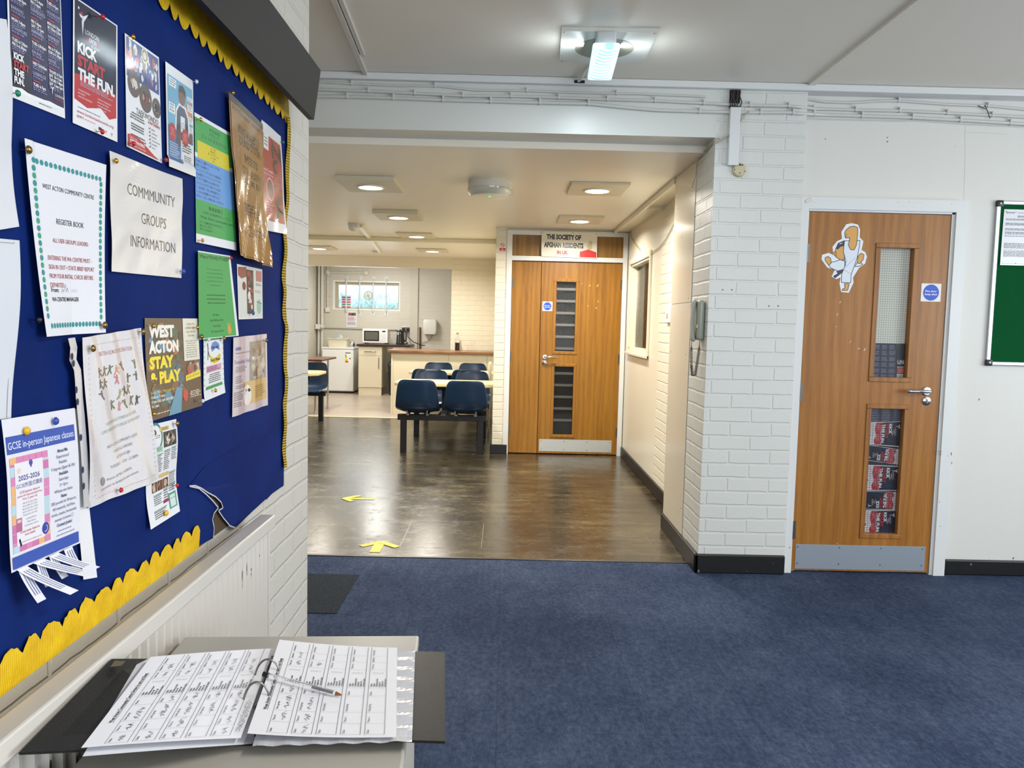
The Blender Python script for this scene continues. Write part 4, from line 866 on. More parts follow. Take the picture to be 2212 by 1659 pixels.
o = bx(mx0 + .338, mx1 - .002, my0, my0 + .02, mz0 + .003, mz1 - .003, bev=.003).obj('control_panel', kw, e); bx(mx0 + .36, mx0 + .42, my0 - .002, my0, mz1 - .055, mz1 - .03).obj('display', black, o)
b = B()
for i in range(3):
    for j in range(6): b.box(mx0 + .355 + i * .027, mx0 + .372 + i * .027, my0 - .002, my0, mz0 + .03 + j * .025, mz0 + .042 + j * .025)
b.obj('buttons', mat('#c9c9c6', .4), o)
for x in (mx0 + .05, mx1 - .05):
    for y in (14.42, 14.66): B().cyl((x, y, .919), (x, y, mz0), .015).obj('foot', black, e)
kx, ky = -1.9, 14.3
e = empty('kettle', (kx, ky, .919), 'glossy black electric kettle on the dark worktop under the double socket', 'kettle')
kb = mat('#0b0b0d', .15, coat=.5); b = B(); b.lathe((kx, ky, .935), (0, 0, 1), [(.078, 0), (.078, .02), (.07, .12), (.062, .21), (.055, .235)], 28); b.prism([(kx - .05, ky - .03, 1.15), (kx - .09, ky, 1.165), (kx - .05, ky + .03, 1.15)], (0, 0, .02)); b.obj('body', kb, e, smooth=40)
B().lathe((kx, ky, 1.17), (0, 0, 1), [(.055, 0), (.04, .012), (.012, .015), (.012, .025), (.0001, .027)], 24).obj('lid', kb, e, smooth=40); B().lathe((kx, ky, .919), (0, 0, 1), [(.08, 0), (.08, .014), (.0001, .016)], 28).obj('base', black, e, smooth=40)
b = B(); b.tube([(kx + .05, ky, 1.165), (kx + .085, ky, 1.165), (kx + .105, ky, 1.14), (kx + .105, ky, 1.0), (kx + .075, ky, .975)], .012); b.obj('handle', kb, e, smooth=60)
bx(kx - .045, kx - .02, ky - .073, ky - .06, 1.09, 1.14, bev=.004).obj('water_gauge', mat('#b5b9bd', .2), e)
b = B(); b.tube([(-1.842, 14.872, 1.185), (-1.84, 14.85, 1.15), (-1.83, 14.82, 1.05), (-1.72, 14.75, .96), (-1.55, 14.72, .9), (-1.5, 14.74, .9)], .009); b.tube([(-1.926, 14.872, 1.185), (-1.92, 14.85, 1.15), (-1.89, 14.75, 1.0), (-1.8, 14.6, .935), (-1.85, 14.4, .928)], .008)
tag(b.obj('power_lead', black, smooth=60), 'black power leads drooping from the double socket behind the kettle', 'cable')
e = empty('double_socket', (-1.88, YB, 1.19), 'grey metal double socket with two black plugs above the kettle', 'socket')
bx(-1.96, -1.80, YB - .03, YB - .0005, 1.145, 1.24, bev=.004).obj('face_plate', mat('#8f8e89', .3, .7), e)
for x in (-1.925, -1.84): bx(x - .025, x + .025, YB - .07, YB - .03, 1.16, 1.215, bev=.008).obj('plug', black, e)
p0, p1 = at(918, 690, Y=YB), at(942, 722, Y=YB)
e = empty('hand_dryer', ((p0.x + p1.x) / 2, YB, p1.z), 'white wall-mounted hand dryer right of the kitchen socket', 'hand dryer')
b = B(); b.skin([rrect((p0.x + p1.x) / 2, YB - .08, .11, .079, p1.z, 6, .03), rrect((p0.x + p1.x) / 2, YB - .08, .128, .0795, p1.z + .05, 6, .03), rrect((p0.x + p1.x) / 2, YB - .08, .128, .0795, p0.z - .03, 6, .03), rrect((p0.x + p1.x) / 2, YB - .075, .11, .07, p0.z, 6, .03)])
b.obj('cover', mat('#d8d6cc', .3), e, smooth=50); bx((p0.x + p1.x) / 2 - .05, (p0.x + p1.x) / 2 + .05, YB - .13, YB - .06, p1.z - .012, p1.z + .001, bev=.003).obj('air_nozzle', mat('#a9a79f', .4), e)
b = B(); b.tube([(p0.x + .14, YB - .02, p1.z), (p0.x + .13, YB - .02, p1.z - .06), (p0.x + .06, YB - .02, p1.z - .14), (p0.x - .06, YB - .02, p1.z - .17), (p0.x - .1, YB - .02, p1.z - .18)], .004); tag(b.obj('power_lead', mat('#77736a', .5), smooth=60), 'thin grey lead curving down from the hand dryer', 'cable')
b = B(); b.cyl((-1.60, 14.9, 0), (-1.615, 14.925, 1.235), .017, n=12); tag(b.obj('broom_handle', oak('broom_wood', '#4a2f1e', '#6b452c', '#7d5638'), smooth=40), 'brown wooden broom handle leaning on the kitchen wall below the hand dryer', 'broom')
e = empty('waste_bin', (-1.98, 14.3, 0), 'tall dark bin standing beside the end of the serving counter', 'bin')
b = B(); b.skin([rrect(-1.98, 14.32, .1, .12, 0), rrect(-1.98, 14.32, .125, .15, .52)]); b.obj('body', mat('#232324', .5), e, smooth=40); b = B(); b.skin([rrect(-1.98, 14.32, .13, .155, .522), rrect(-1.98, 14.32, .13, .155, .56), rrect(-1.98, 14.32, .07, .09, .66), rrect(-1.98, 14.32, .05, .06, .67)]); b.obj('lid', mat('#2b2b2c', .45), e, smooth=40)
# pipes and boxes on the kitchen wall
pm_ = mat('#dcd9cf', .4); yv = YB - .02
b = B(); x = at(708, 600, Y=yv).x; zt = at(708, 588, Y=yv).z; zb = at(706, 664, Y=yv).z; b.tube([(x, yv, 2.5), (x, yv, zb)], .014); xr = at(791, 590, Y=yv).x; b.tube([(x, yv, zt), (xr, yv, zt)], .014); 
e = empty('conduit', (x, YB, zb), 'white conduit pipe with round junction boxes above the kitchen window', 'conduit'); b.obj('pipe', pm_, e, smooth=60)
for xx in (x, xr): B().lathe((xx, YB - .0005, zt), (0, -1, 0), [(.04, 0), (.04, .04), (.03, .045), (.0001, .046)], 20).obj('junction_box', pm_, e, smooth=40)
bx(x - .04, x + .04, YB - .04, YB - .0005, zb - .085, zb, bev=.005).obj('switch_box', mat('#e6e4da', .35), e)
for z in (2.02, 1.9, 1.7): bx(x - .02, x + .02, YB - .036, YB - .0005, z, z + .02).obj('pipe_clip', pm_, e)
b = B(); zz_ = at(760, 709, Y=yv).z; b.tube([(-3.56, yv, zz_), (-1.96, yv, zz_ - .012)], .012); tag(b.obj('conduit', mat('#b7b1a2', .4), smooth=60), 'grey horizontal pipe along the kitchen wall behind the microwave', 'conduit')
b = B(); b.tube([(-3.52, 14.9, 0), (-3.52, 14.9, 2.54)], .022); b.tube([(-3.46, 14.91, 0), (-3.46, 14.91, 2.54)], .03); tag(b.obj('riser_pipe', pm_, smooth=60), 'pair of cream riser pipes in the left corner of the kitchen', 'pipe')
e = empty('pipe_valve', (-3.45, 14.8, 1.2), 'white boxed connection on the riser pipes in the kitchen corner', 'valve'); bx(-3.56, -3.47, 14.78, 14.86, 1.16, 1.25, bev=.006).obj('box', mat('#e4e2db', .35), e); B().cyl((-3.46, 14.83, 1.2), (-3.40, 14.83, 1.2), .03).obj('cap', mat('#dddad0', .35), e, smooth=40)
tag(bx(at(887, 600, Y=YB).x, at(904, 600, Y=YB).x, YB - .035, YB - .0005, 0, 2.54, bev=.003).obj('pipe_boxing', mat('#cbc5b6', .45)), 'vertical cream pipe boxing between the kitchen window and the hand dryer', 'pipe boxing')
# notices at the kitchen window
def wn(A):
    for v, c_ in ((.12, '#2f74c8'), (.28, '#e0517a'), (.44, '#e0517a'), (.62, '#4fae8a'), (.8, '#e0517a')): A.rect(.08, v, .92, v + .1, c_)
    A.greek(.1, .2, .9, .27, 2, '#9aa6c2', seed=2); A.greek(.1, .54, .9, .6, 1, '#9aa6c2', seed=5)
signr('safety_notice', (737, 637, 759, 668), 'coloured safety notice stuck inside the left of the kitchen window', 'notice', wn, YB + .085, paper='#eef2f6')
def kn(A):
    A.rect(.1, .12, .9, .3, '#7d6a3a'); A.blobs(.1, .12, .9, .3, 14, ['#c7882c', '#3c5a2c', '#a2382c', '#2b2b2b'], .07, 4); A.greek(.1, .38, .92, .62, 4, '#b8605f', seed=4); A.greek(.1, .68, .92, .88, 4, '#6a6a70', seed=5)
signr('laminated_notice', (748, 671, 771, 707), 'laminated notice with a coloured banner below the kitchen window', 'notice', kn, YB, base=.004, paper='#e3dfe6')
c_ = at(795.5, 638, Y=YB + .07); b = B(); R_ = .075
b.tube([c_ + Vector((R_ * math.cos(a), 0, R_ * math.sin(a))) for a in [2 * PI * k / 32 for k in range(33)]], .009, 8)
for k in range(10): a = 2 * PI * k / 10; b.tube([c_, c_ + Vector((R_ * math.cos(a), 0, R_ * math.sin(a)))], .004, 5)
b.lathe(c_ + Vector((0, .01, 0)), (0, -1, 0), [(.018, 0), (.018, .02), (0, .021)], 16)
tag(b.obj('window_vent', mat('#d8c48a', .4), smooth=40), 'round cream spoked ventilator set in the kitchen window pane', 'ventilator')
# pale board leaning by the wall beside the middle table
b = B(); b.box(-.2, -.165, 9.55, 9.95, .42, .86, bev=.012); b.box(-.19, -.175, 9.6, 9.66, 0, .42); b.box(-.19, -.175, 9.84, 9.9, 0, .42); tag(b.obj('folded_chair', mat('#e3d9bf', .4)), 'cream folded chair standing edge-on between the canteen tables and the brick wall', 'folded chair')
# ================================================================ the blue pinboard on the left wall
XB = -.712                                     # face of the blue paper
NX = (1, 0, 0)
t = NT('blue_backing_paper'); n = t.noise(t.obj(), 5, 4); n2 = t.noise(t.obj(), 700, 2)
t.set(Base_Color=t.ramp(n.outputs[0], (.3, '#08205a'), (.7, '#0b286c')), Roughness=.7, Specular_IOR_Level=.1, Normal=t.bump(n.outputs[0], .25, .01)); bluep = t.m
t = NT('blue_backing_paper_faded'); n = t.noise(t.obj(), 4, 4); t.set(Base_Color=t.ramp(n.outputs[0], (.3, '#0e235c'), (.7, '#172f6e')), Roughness=.5, Specular_IOR_Level=.3, Normal=t.bump(n.outputs[0], .5, .02)); bluef = t.m
t = NT('yellow_corrugated_card'); s = t.n('SeparateXYZ'); t.put(s.inputs[0], t.uv()); w = t.math('SINE', t.math('MULTIPLY', s.outputs[0], 2 * PI / .0042)); n = t.noise(t.obj(), 30, 3)
t.set(Base_Color=t.ramp(n.outputs[0], (.3, '#e6b400'), (.7, '#fbd10e')), Roughness=.6, Normal=t.bump(w, .7, .0012)); yel = t.m
board = empty('pinboard', (XL, 1.6, .8), 'large blue pinboard covered in notices with a scalloped yellow border, on the left wall', 'pinboard')
PB = lambda x, y, dx=0: at(x, y, X=XB + dx)
yz = lambda y, z, dx=0: Vector((XB + dx, y, z))
bx(XL + .0005, XB - .002, .55, 2.55, .80, 2.044).obj('board_panel', mat('#4e3f2a', .8), board)
# blue paper: torn lower edge traced on the board
edge = [(622, 250), (619, 420), (617, 640), (616, 830), (613, 900), (616, 935), (614, 1000), (612, 1050), (592, 1062), (575, 1080), (572, 1075), (545, 1105)]
flap = [(545, 1105), (509, 1140), (497, 1136), (482, 1118), (472, 1103), (482, 1097), (478, 1085), (466, 1073), (449, 1064), (436, 1055), (422, 1049), (409, 1050)]
tear = [(409, 1050), (430, 1055), (446, 1068), (460, 1082), (472, 1097), (463, 1108), (459, 1122), (463, 1140), (461, 1162), (443, 1172), (430, 1177), (300, 1270), (150, 1380), (0, 1500)]
b = B(); kn = PB(409, 1050)
for v_ in ([PB(*q) for q in edge] + [kn, yz(.56, kn.z), yz(.56, 2.046), yz(2.575, 2.046)], [kn] + [PB(*q) for q in tear[1:]] + [yz(.56, PB(0, 1500).z), yz(.56, kn.z)]):
    f_ = b.poly(v_); f_.normal_update(); bmesh.ops.triangulate(b.bm, faces=[f_], ngon_method='EAR_CLIP')
bmesh.ops.remove_doubles(b.bm, verts=b.bm.verts, dist=1e-5); b.obj('backing_paper', bluep, board)
b = B(); v_ = [PB(*q, .006 if 1 < k < 9 else .002) for k, q in enumerate(flap)] + [PB(440, 1010, .0012), PB(520, 960, .0012), PB(600, 930, .0012), PB(612, 1045, .0012), PB(592, 1062, .0012)]
cv_ = b.bm.verts.new(PB(520, 1040, .0014)); fv = [b.bm.verts.new(q) for q in v_]
for k in range(len(fv)): b.face([cv_, fv[k], fv[(k + 1) % len(fv)]])
b.obj('torn_flap', bluep, board, label='torn flap of blue paper at the lower right')
b = B()
for L in (flap[1:], tear[:9]):
    for (x0, y0), (x1, y1) in zip(L, L[1:]): a, c = PB(x0, y0, .0066), PB(x1, y1, .0066); n_ = Vector((0, (c - a).z, -(c - a).y)).normalized() * .0016; b.poly([a - n_, c - n_, c + n_, a + n_])
b.obj('torn_white_edge', mat('#c9c9d2', .7), board)
# scalloped border
def scallop(p, q, depth, inward, pitch, name, label=None, ragged=0, seed=2):
    p, q = Vector(p), Vector(q); u = (q - p); L = u.length; u.normalize(); inw = Vector(inward); n = int(L / pitch); rr = random.Random(seed); b = B(); rows = []
    for k in range(n * 8 + 1):
        f_ = k / 8 % 1; s_ = depth * .72 + depth * .28 * abs(math.sin(PI * k / 8)) ** .75 + rr.uniform(-ragged, ragged); wv = .0025 * math.sin(k * .31) + .003
        a = p + u * (L * k / (n * 8)); rows.append([b.bm.verts.new(a + Vector((.0006, 0, 0))), b.bm.verts.new(a + inw * s_ * .5 + Vector((.0006 + wv * .6, 0, 0))), b.bm.verts.new(a + inw * s_ + Vector((.0006 + wv, 0, 0)))])
    for a, c in zip(rows, rows[1:]):
        for k in range(2): b.face([a[k], a[k + 1], c[k + 1], c[k]])
    return b.obj(name, yel, board, label=label)
zt = 2.047
scallop(yz(.56, zt, .001), yz(2.585, zt, .001), .085, (0, 0, -1), .052, 'border_strip')
scallop(yz(.56, PB(430, 1190).z - .0, .001), yz(PB(428, 1185).y, PB(428, 1185).z, .001), .062, (0, 0, 1), .052, 'border_strip', ragged=.002)
t = NT('yellow_corrugated_card_side'); s = t.n('SeparateXYZ'); t.put(s.inputs[0], t.uv()); w = t.math('SINE', t.math('MULTIPLY', s.outputs[1], 2 * PI / .0085))
t.set(Base_Color=t.ramp(t.math('MULTIPLY_ADD', w, .5, .5), (.1, '#8a6c08'), (.55, '#e6bd1c')), Roughness=.6, Normal=t.bump(w, .9, .003)); yel2 = t.m
b = B(); pts = [(620, 252), (621, 330), (618, 420), (614, 480), (613, 540), (612, 600), (611, 640), (614, 690), (616, 720), (614, 800), (616, 850), (612, 900), (613, 960), (612, 1009)]; rows = []
for k in range(len(pts) * 5 - 4):
    j = min(k // 5, len(pts) - 2); f_ = k / 5 - j; x = pts[j][0] + (pts[j + 1][0] - pts[j][0]) * f_; y = pts[j][1] + (pts[j + 1][1] - pts[j][1]) * f_; p = PB(x, y, .003)
    wv = .003 * math.sin(k * .7); rows.append([b.bm.verts.new(p + Vector((.004 + wv, -.018 + wv, 0))), b.bm.verts.new(p + Vector((.009 + wv, 0, 0))), b.bm.verts.new(p + Vector((.002, .022, 0)))])
for a, c in zip(rows, rows[1:]):
    for k in range(2): b.face([a[k], a[k + 1], c[k + 1], c[k]])
b.obj('border_strip', yel2, board)
# dark hood over the pinboard
e = empty('pinboard_hood', (-.66, 1.6, 1.985), 'dark brown boarded hood projecting from the wall above the blue pinboard', 'pelmet')
dk = paint('dark_hood_board', '#26211e', .6, .15, 60, .2); rawb = paint('raw_chipboard', '#6b553c', .8, .8, 120, .35)
b = B(); y0_, y1_ = -.2, 2.60; b.hexa([(-.632, y0_, 1.985), (-.632, y1_, 1.985), (-.65, y1_, 1.985), (-.65, y0_, 1.985), (-.611, y0_, 2.141), (-.611, y1_, 2.141), (-.629, y1_, 2.141), (-.629, y0_, 2.141)]); b.obj('front_board', dk, e)
bx(-.718, -.637, y0_, 2.60, 2.05, 2.066).obj('underside_batten', rawb, e)
bx(-.719, -.63, y0_, 2.598, 2.1255, 2.1405).obj('top_board', dk, e)

# ---------------------------------------------------------------- notices
def notice(name, px, label, fn, cat='notice', paper='#e6e7ea', base=.003, deform=None, rough=.5, coat=0, group=None, n=14, dx=0, lift0=0):
    A = Art([PB(*p, dx) for p in px], NX, paper, rough, base=base, deform=deform, n=n, coat=coat, lift0=lift0); fn(A); return A.done(name, label, cat, group)
curl = lambda s_, a: (lambda u, v: a * (abs(2 * u - 1) ** 3 * .4 + v ** 4) )
DN, RD, WH = '#141733', '#b8282f', '#e8e8ea'
def logo(A, u, v, k, col='#dcdce4', c2=RD):   # academy kick figure: head, arms, kicking leg
    m_ = lambda L: [(u + x * k, v + y * k * A.W / A.H) for x, y in L]
    A.ell(u - .55 * k, v - .55 * k * A.W / A.H, .1 * k, col, n=10); A.poly(m_([(-.5, -.2), (.05, -.15), (.75, -.5), (.2, .15), (-.15, .25)]), col); A.poly(m_([(-.45, -.2), (-.1, -.45), (.0, -.2)]), c2); A.poly(m_([(-.15, .2), (.15, .15), (-.02, 1.2)]), col); A.poly(m_([(-.35, .0), (-.05, .05), (-.15, .28)]), '#3b3f75')
def kick(A):
    A.rect(.03, .012, .97, .62, DN); A.poly([(.03, .60), (.35, .57), (.6, .62), (.97, .6), (.97, .80), (.8, .84), (.6, .78), (.3, .83), (.03, .8)], RD); A.blobs(.45, .02, .97, .55, 10, ['#171a3c', '#1b2046', '#10122a'], .14, 3)
    logo(A, .2, .13, .16); A.text('LONDON', .25, .24, .04, WH, w=.3); A.text('TAE', .25, .29, .04, RD, w=.1); A.text('KWON', .34, .29, .04, WH, w=.15); A.text('DO', .49, .29, .04, RD, w=.08); A.text('ACADEMY', .38, .325, .025, WH, w=.2)
    A.text('KICK', .09, .415, .085, WH, w=.42, bold=.05); A.text('START', .09, .52, .085, RD, w=.6, bold=.05); A.text('THE FUN.', .1, .625, .088, WH, w=.83, bold=.05)
    A.greek(.15, .635, .93, .68, 3, '#9a9ab0', seed=4); A.lines(['• INCREASE DISCIPLINE', '  AND RESPECT', '• BUILD SELF-CONFIDENCE'], .1, .72, .013, .026, WH, wmax=.4); A.lines(['• IMPROVE COORDINATION', '  BALANCE AND FITNESS', '• MAKE NEW FRIENDS AND', '  GET ACTIVE NOW'], .52, .72, .013, .026, WH, wmax=.4)
    A.greek(.1, .85, .7, .865, 1, '#8a8a90', seed=7); A.text('www.londontaekwondo.org', .08, .9, .026, RD, w=.82); A.text('@BIO', .08, .935, .018, RD, w=.15); A.greek(.25, .925, .55, .94, 1, '#d98a8a'); A.rect(.55, .94, .62, .965, '#222'); logo(A, .72, .955, .03, RD); logo(A, .86, .955, .03, RD)
def blank(A): pass
def sheet(A): A.line(.97 - .04, .01, .93, 1, .001, '#8d8d92'); A.line(0, .02, .93, .02, .001, '#8d8d92')
notice('blank_sheet', [(-170, 8), (5, 42), (27, 489), (-150, 520)], 'blank white sheet at the left edge of the pinboard, upper of the two', blank, paper='#d6d8dd', base=.006, deform=lambda u, v: .012 * max(0, v - .6) * u + .004 * math.sin(6 * v))
notice('blank_sheet', [(-170, 500), (30, 519), (18, 903), (-150, 925)], 'white sheet with a thin ruled border at the left edge, lower of the two', sheet, paper='#d3d7de', base=.004, deform=lambda u, v: .004 * math.sin(5 * v) + .004)
def timetable(A):
    A.rect(.03, .01, .985, .945, '#1b1747'); A.blobs(.03, .02, .98, .94, 10, ['#1f1a52', '#171340', '#231d5a'], .2, 5); A.rect(.03, .76, .36, .945, '#14122a'); A.poly([(.03, .945), (.2, .935), (.4, .955), (.7, .94), (.985, .95), (.985, .96), (.03, .965)], '#efeff2')
    def blk(u, v, town, times, sub=2):
        A.text(town, u, v, .018, '#b9b7d2', wmax=.26); A.greek(u, v + .006, u + .25, v + .022, 1, '#7d79a8', seed=int(v * 99)); A.rect(u, v + .028, u + .13, v + .034, RD)
        for k, x in enumerate(times): A.text(x, u, v + .058 + k * .022, .016, WH, bold=.03, wmax=.26)
        A.greek(u, v + .064 + .022 * (len(times) - 1), u + .26, v + .084 + .022 * (len(times) - 1), 2, '#8e8ab8', seed=int(v * 77))
    for v, a, c in ((.33, 'ACTON', ['SUN 11.30-1.30pm']), (.44, 'PERIVALE', ['SUN 1.30-3pm']), (.555, 'BARKING', ['MON 7-8pm']), (.655, 'STANMORE', ['TUES 6-7.30pm', 'FRI 5-6.30pm'])): blk(.06, v, a, c)
    for v, a, c in ((.39, 'WHITE CITY', ['MON 5-6pm', 'FRI 5-6pm']), (.51, 'HAMMERSMITH', ['FRI 7-8pm', 'SAT 12-1pm']), (.62, 'HANWELL', ['TUES 6.30-8pm']), (.725, 'EALING', ['WED 7.30-8.45pm']), (.835, 'UXBRIDGE', ['TUES 6-7pm'])): blk(.4, v, a, c)
    for v, a, c in ((.36, 'NORTH EALING', ['TUES 6-7pm']), (.47, 'HOUNSLOW', ['MON 6.30-7.30pm', 'SAT 10.30am-12.30pm']), (.6, 'WEMBLEY', ['FRI 6-7.30pm', 'SUN 6-7.30pm']), (.725, 'HAYES', ['THURS 6-7pm', 'SAT 10-11am', 'THURS 7-8pm', 'SAT 11am-1pm'])): blk(.7, v, a, c)
    for k, (x, c) in enumerate((('KICK', WH), ('START', RD), ('THE', WH), ('FUN.', WH))): A.text(x, .07, .80 + k * .04, .033, c, bold=.05, w=(.18, .26, .17, .17)[k])
    logo(A, .75, .865, .06); A.text('LONDON', .8, .9, .014, WH); A.text('TAEKWONDO', .78, .92, .012, RD, w=.17); A.greek(.5, .97, .8, .98, 1, '#888')
notice('class_timetable', [(6, -238), (123, -141), (138, 256), (18, 208)], 'dark purple timetable poster of taekwondo class times in the top left corner of the pinboard', timetable, base=.002, coat=.3, rough=.35)
notice('taekwondo_poster', [(154, -10), (250, 55), (250, 307), (153, 265)], 'dark poster reading Kick Start The Fun pinned on the blue board', kick, base=.003, coat=.12, rough=.42)
def tkd(A):
    A.rect(.03, .02, .97, .36, '#2a3a86'); A.blobs(.03, .02, .97, .36, 60, ['#e6e4e0', '#c9b9a8', '#31489c', '#b8343c', '#1f2a66', '#d8d4cc', '#8a6a58'], .045, 2); A.poly([(.03, .1), (.3, .3), (.03, .3)], '#b9303c'); A.ell(.55, .08, .1, '#d9cfb2'); A.ringo(.55, .08, .075, .3, '#7a6a48')
    for u, v, r_ in ((.22, .40, .17), (.55, .47, .18), (.87, .5, .13)): A.ell(u, v, r_, '#5a4a44'); A.blobs(u - r_ * .7, v - r_ * .35, u + r_ * .7, v + r_ * .35, 14, ['#e6e2de', '#2a2528', '#b98f78', '#8a3038', '#cfcac4'], .05, int(u * 9))
    A.text('TAEKWONDO', .27, .655, .055, '#6e5a3c', w=.64); A.text('& SELF DEFENCE', .6, .685, .025, RD, w=.36, bold=.02)
    A.greek(.1, .66, .5, .73, 3, '#55555a', 'c'); A.greek(.08, .76, .52, .83, 3, '#55555a', 'c', seed=3); A.greek(.1, .86, .52, .91, 2, '#55555a', 'c', seed=5)
    for k, x in enumerate(('RESPECT', 'CONFIDENCE', 'DISCIPLINE', 'CONCENTRATION', 'SELF RESPECT', 'FITNESS')): A.line(.62, .725 + k * .034, .64, .735 + k * .034, .0012, '#333'); A.line(.64, .735 + k * .034, .665, .712 + k * .034, .0012, '#333'); A.text(x, .69, .735 + k * .034, .015, '#44444a', wmax=.28)
    A.poly([(.03, .985), (.03, .88), (.15, .865), (.35, .88), (.55, .92), (.75, .965), (.9, .985)], RD); A.text('Call us on', .07, .905, .02, WH, w=.2); A.text('07857967855', .08, .94, .028, WH, w=.4, bold=.03); A.text('to book a free trial', .08, .97, .02, WH, w=.42)
notice('taekwondo_flyer', [(266, 71), (340, 124), (347, 353), (270, 316)], 'white taekwondo and self defence flyer with photo circles and a red corner', tkd, coat=.4, rough=.35)
def boy(A):
    A.rect(.05, .1, .96, .62, '#5fa6c9'); A.rect(.05, .58, .5, .92, '#2f6fae'); A.rect(.5, .58, .96, .68, '#2a5c9c'); A.rect(.52, .68, .94, .94, '#dfe6ec'); A.poly([(.7, .3), (.95, .24), (.95, .45), (.78, .5)], '#c9702c')
    A.poly([(.3, .6), (.33, .4), (.45, .32), (.7, .33), (.82, .42), (.84, .62)], '#e8ecef'); A.poly([(.34, .6), (.37, .41), (.47, .34), (.66, .35), (.77, .43), (.79, .62)], '#1c2850'); A.ell(.56, .25, .13, '#7a4a34', rv=.08); A.poly([(.43, .22), (.46, .14), (.6, .125), (.7, .17), (.7, .23), (.56, .19)], '#17130f'); A.rect(.5, .44, .66, .6, '#dde6ee'); A.ringo(.58, .53, .05, .2, '#c04a56')
    for q in ((.1, .12, .35, .2), (.08, .36, .3, .46), (.76, .2, .96, .24), (.76, .28, .95, .35), (.78, .4, .96, .47), (.82, .5, .96, .56)): A.rect(*q, '#e6ecf0'); A.greek(q[0] + .02, q[1] + .01, q[2] - .02, q[3] - .005, 3, '#333', 'c', seed=int(q[0] * 90))
    for u, v in ((.2, .64), (.66, .64)): A.ell(u, v, .13, RD); A.greek(u - .08, v - .04, u + .08, v + .04, 5, '#d98a90', 'c')
    for u, v in ((.43, .62), (.42, .7), (.88, .62)): A.ell(u, v, .08, '#5a4438')
    A.greek(.1, .74, .46, .9, 7, '#bcd6ea', seed=3); A.greek(.55, .7, .92, .8, 4, '#333', seed=4); A.greek(.6, .82, .9, .92, 5, '#444', 'c', seed=6)
notice('blue_leaflet', [(352, 132), (412, 175), (414.5, 382), (356, 359)], 'laminated light blue leaflet with a child holding a certificate', boy, base=.005, coat=1, rough=.25, deform=lambda u, v: .004 * (v > .9) * v)
GR = '#4ea65a'
def pjp(A):
    A.rect(.0, .03, 1, .3, GR); A.rect(.06, .20, .9, .335, '#d9c93a'); A.rect(.0, .335, 1, .66, '#6d9ed8'); A.rect(.0, .66, 1, .93, GR); A.rect(.06, .2, .9, .335, '#d9c93a')
    A.text('POUND', .38, .085, .026, '#1f2f24', w=.28); A.text('パウンド', .36, .12, .022, '#1f2f24', w=.26); A.text('フィットネスクラス', .16, .165, .028, '#16241a', w=.66)
    A.lines(['全力で一緒に', '身体を動かして', '楽しくエクササイズしよう', 'ポンと笑顔で♪', '(45分)'], .46, .225, .014, .024, '#2a2a1c', al='c', wmax=.6)
    A.lines(['POUND は、軽量のドラムスティックである', '使用した全身運動です。', 'トレーニング、ピラティスとドラム演奏を組合', '45-60分間のグループフィットネスクラスです', 'エクササイズ経験のない方も参加できます。', 'ストレスレベルを下げ、免疫システムを高め', 'て、血圧を整え、不安、疲労を軽減すること', 'す。あらゆる年齢層の人がご参加できます。', '家や近くで、楽しいお仲間に加わってみませんか'], .02, .37, .018, .034, '#1c2740', wmax=.96)
    A.text('毎週金曜日', .3, .72, .026, '#16241a', w=.35); A.text('12:30-13:30(45分レッスン)', .16, .76, .022, '#16241a', w=.7); A.text('West Acton community centre', .1, .80, .024, '#16241a', w=.86); A.lines(['スティックは無料で借りられますので手ぶらで', '参加ください。ロボンド', '予約下さい 07553304101'], .08, .84, .016, .028, '#16241a', wmax=.8)
notice('green_class_notice', [(417, 242), (496, 288), (500, 541), (421, 523)], 'green, yellow and blue fitness class notice in Japanese script', pjp, deform=lambda u, v: .01 * u * v, paper='#e9eaea')
def king(A):
    A.rect(.0, .0, 1, .045, '#4d3c2c'); A.rect(.03, .045, .985, .985, '#a1722f')
    A.text('ROOTS SUMMIT PRESENTS', .08, .085, .028, '#4a3520', w=.86, bold=.03); A.text('KING MAJESTY', .22, .2, .055, '#4d3723', w=.62, bold=.04); A.text('SOUND SYSTEM', .22, .265, .055, '#4d3723', w=.64, bold=.04); A.text('MEETS', .37, .36, .05, '#4d3723', w=.38, bold=.04); A.text('QUE NESSON', .28, .44, .05, '#58422c', w=.55, bold=.04); A.text('SOUND', .28, .5, .04, '#58422c', w=.5, bold=.04); A.greek(.2, .63, .8, .72, 4, '#58422c', 'c', .7); A.greek(.25, .78, .75, .86, 4, '#6a5236', 'c')
notice('event_poster', [(483, 197), (558, 268), (564, 578), (495, 551)], 'crumpled brown laminated sound system poster hanging away from the pinboard', king, paper='#93662f', base=.006, rough=.2, coat=.7, n=40, lift0=45,
       deform=lambda u, v: .006 + .022 * v * v + .004 * math.sin(9 * u + 4 * v) * v + .0035 * math.sin(23 * u + 13 * v) * v * v + .003 * math.sin(17 * v + 11 * u * u) * v)
def zum(A):
    A.rect(.03, .1, .93, .9, '#a8262c'); A.rect(.05, .1, .3, .24, '#ececee'); A.greek(.08, .13, .27, .22, 3, '#555', 'c')
    A.text('ZUMBA', .50, .12, .28, '#2a1614', w=.76 * A.H / A.W, rot=PI / 2, bold=.05)
    A.text('Every Tuesday', .05, .44, .03, '#e8d8d8', w=.42); A.text('9.30 am & 10.15 am', .05, .475, .022, '#e8d8d8', w=.42); A.ell(.3, .60, .15, '#5a2a26'); A.ringo(.3, .6, .16, .12, '#d8a8a8'); A.greek(.08, .72, .4, .85, 5, '#d0a0a0')
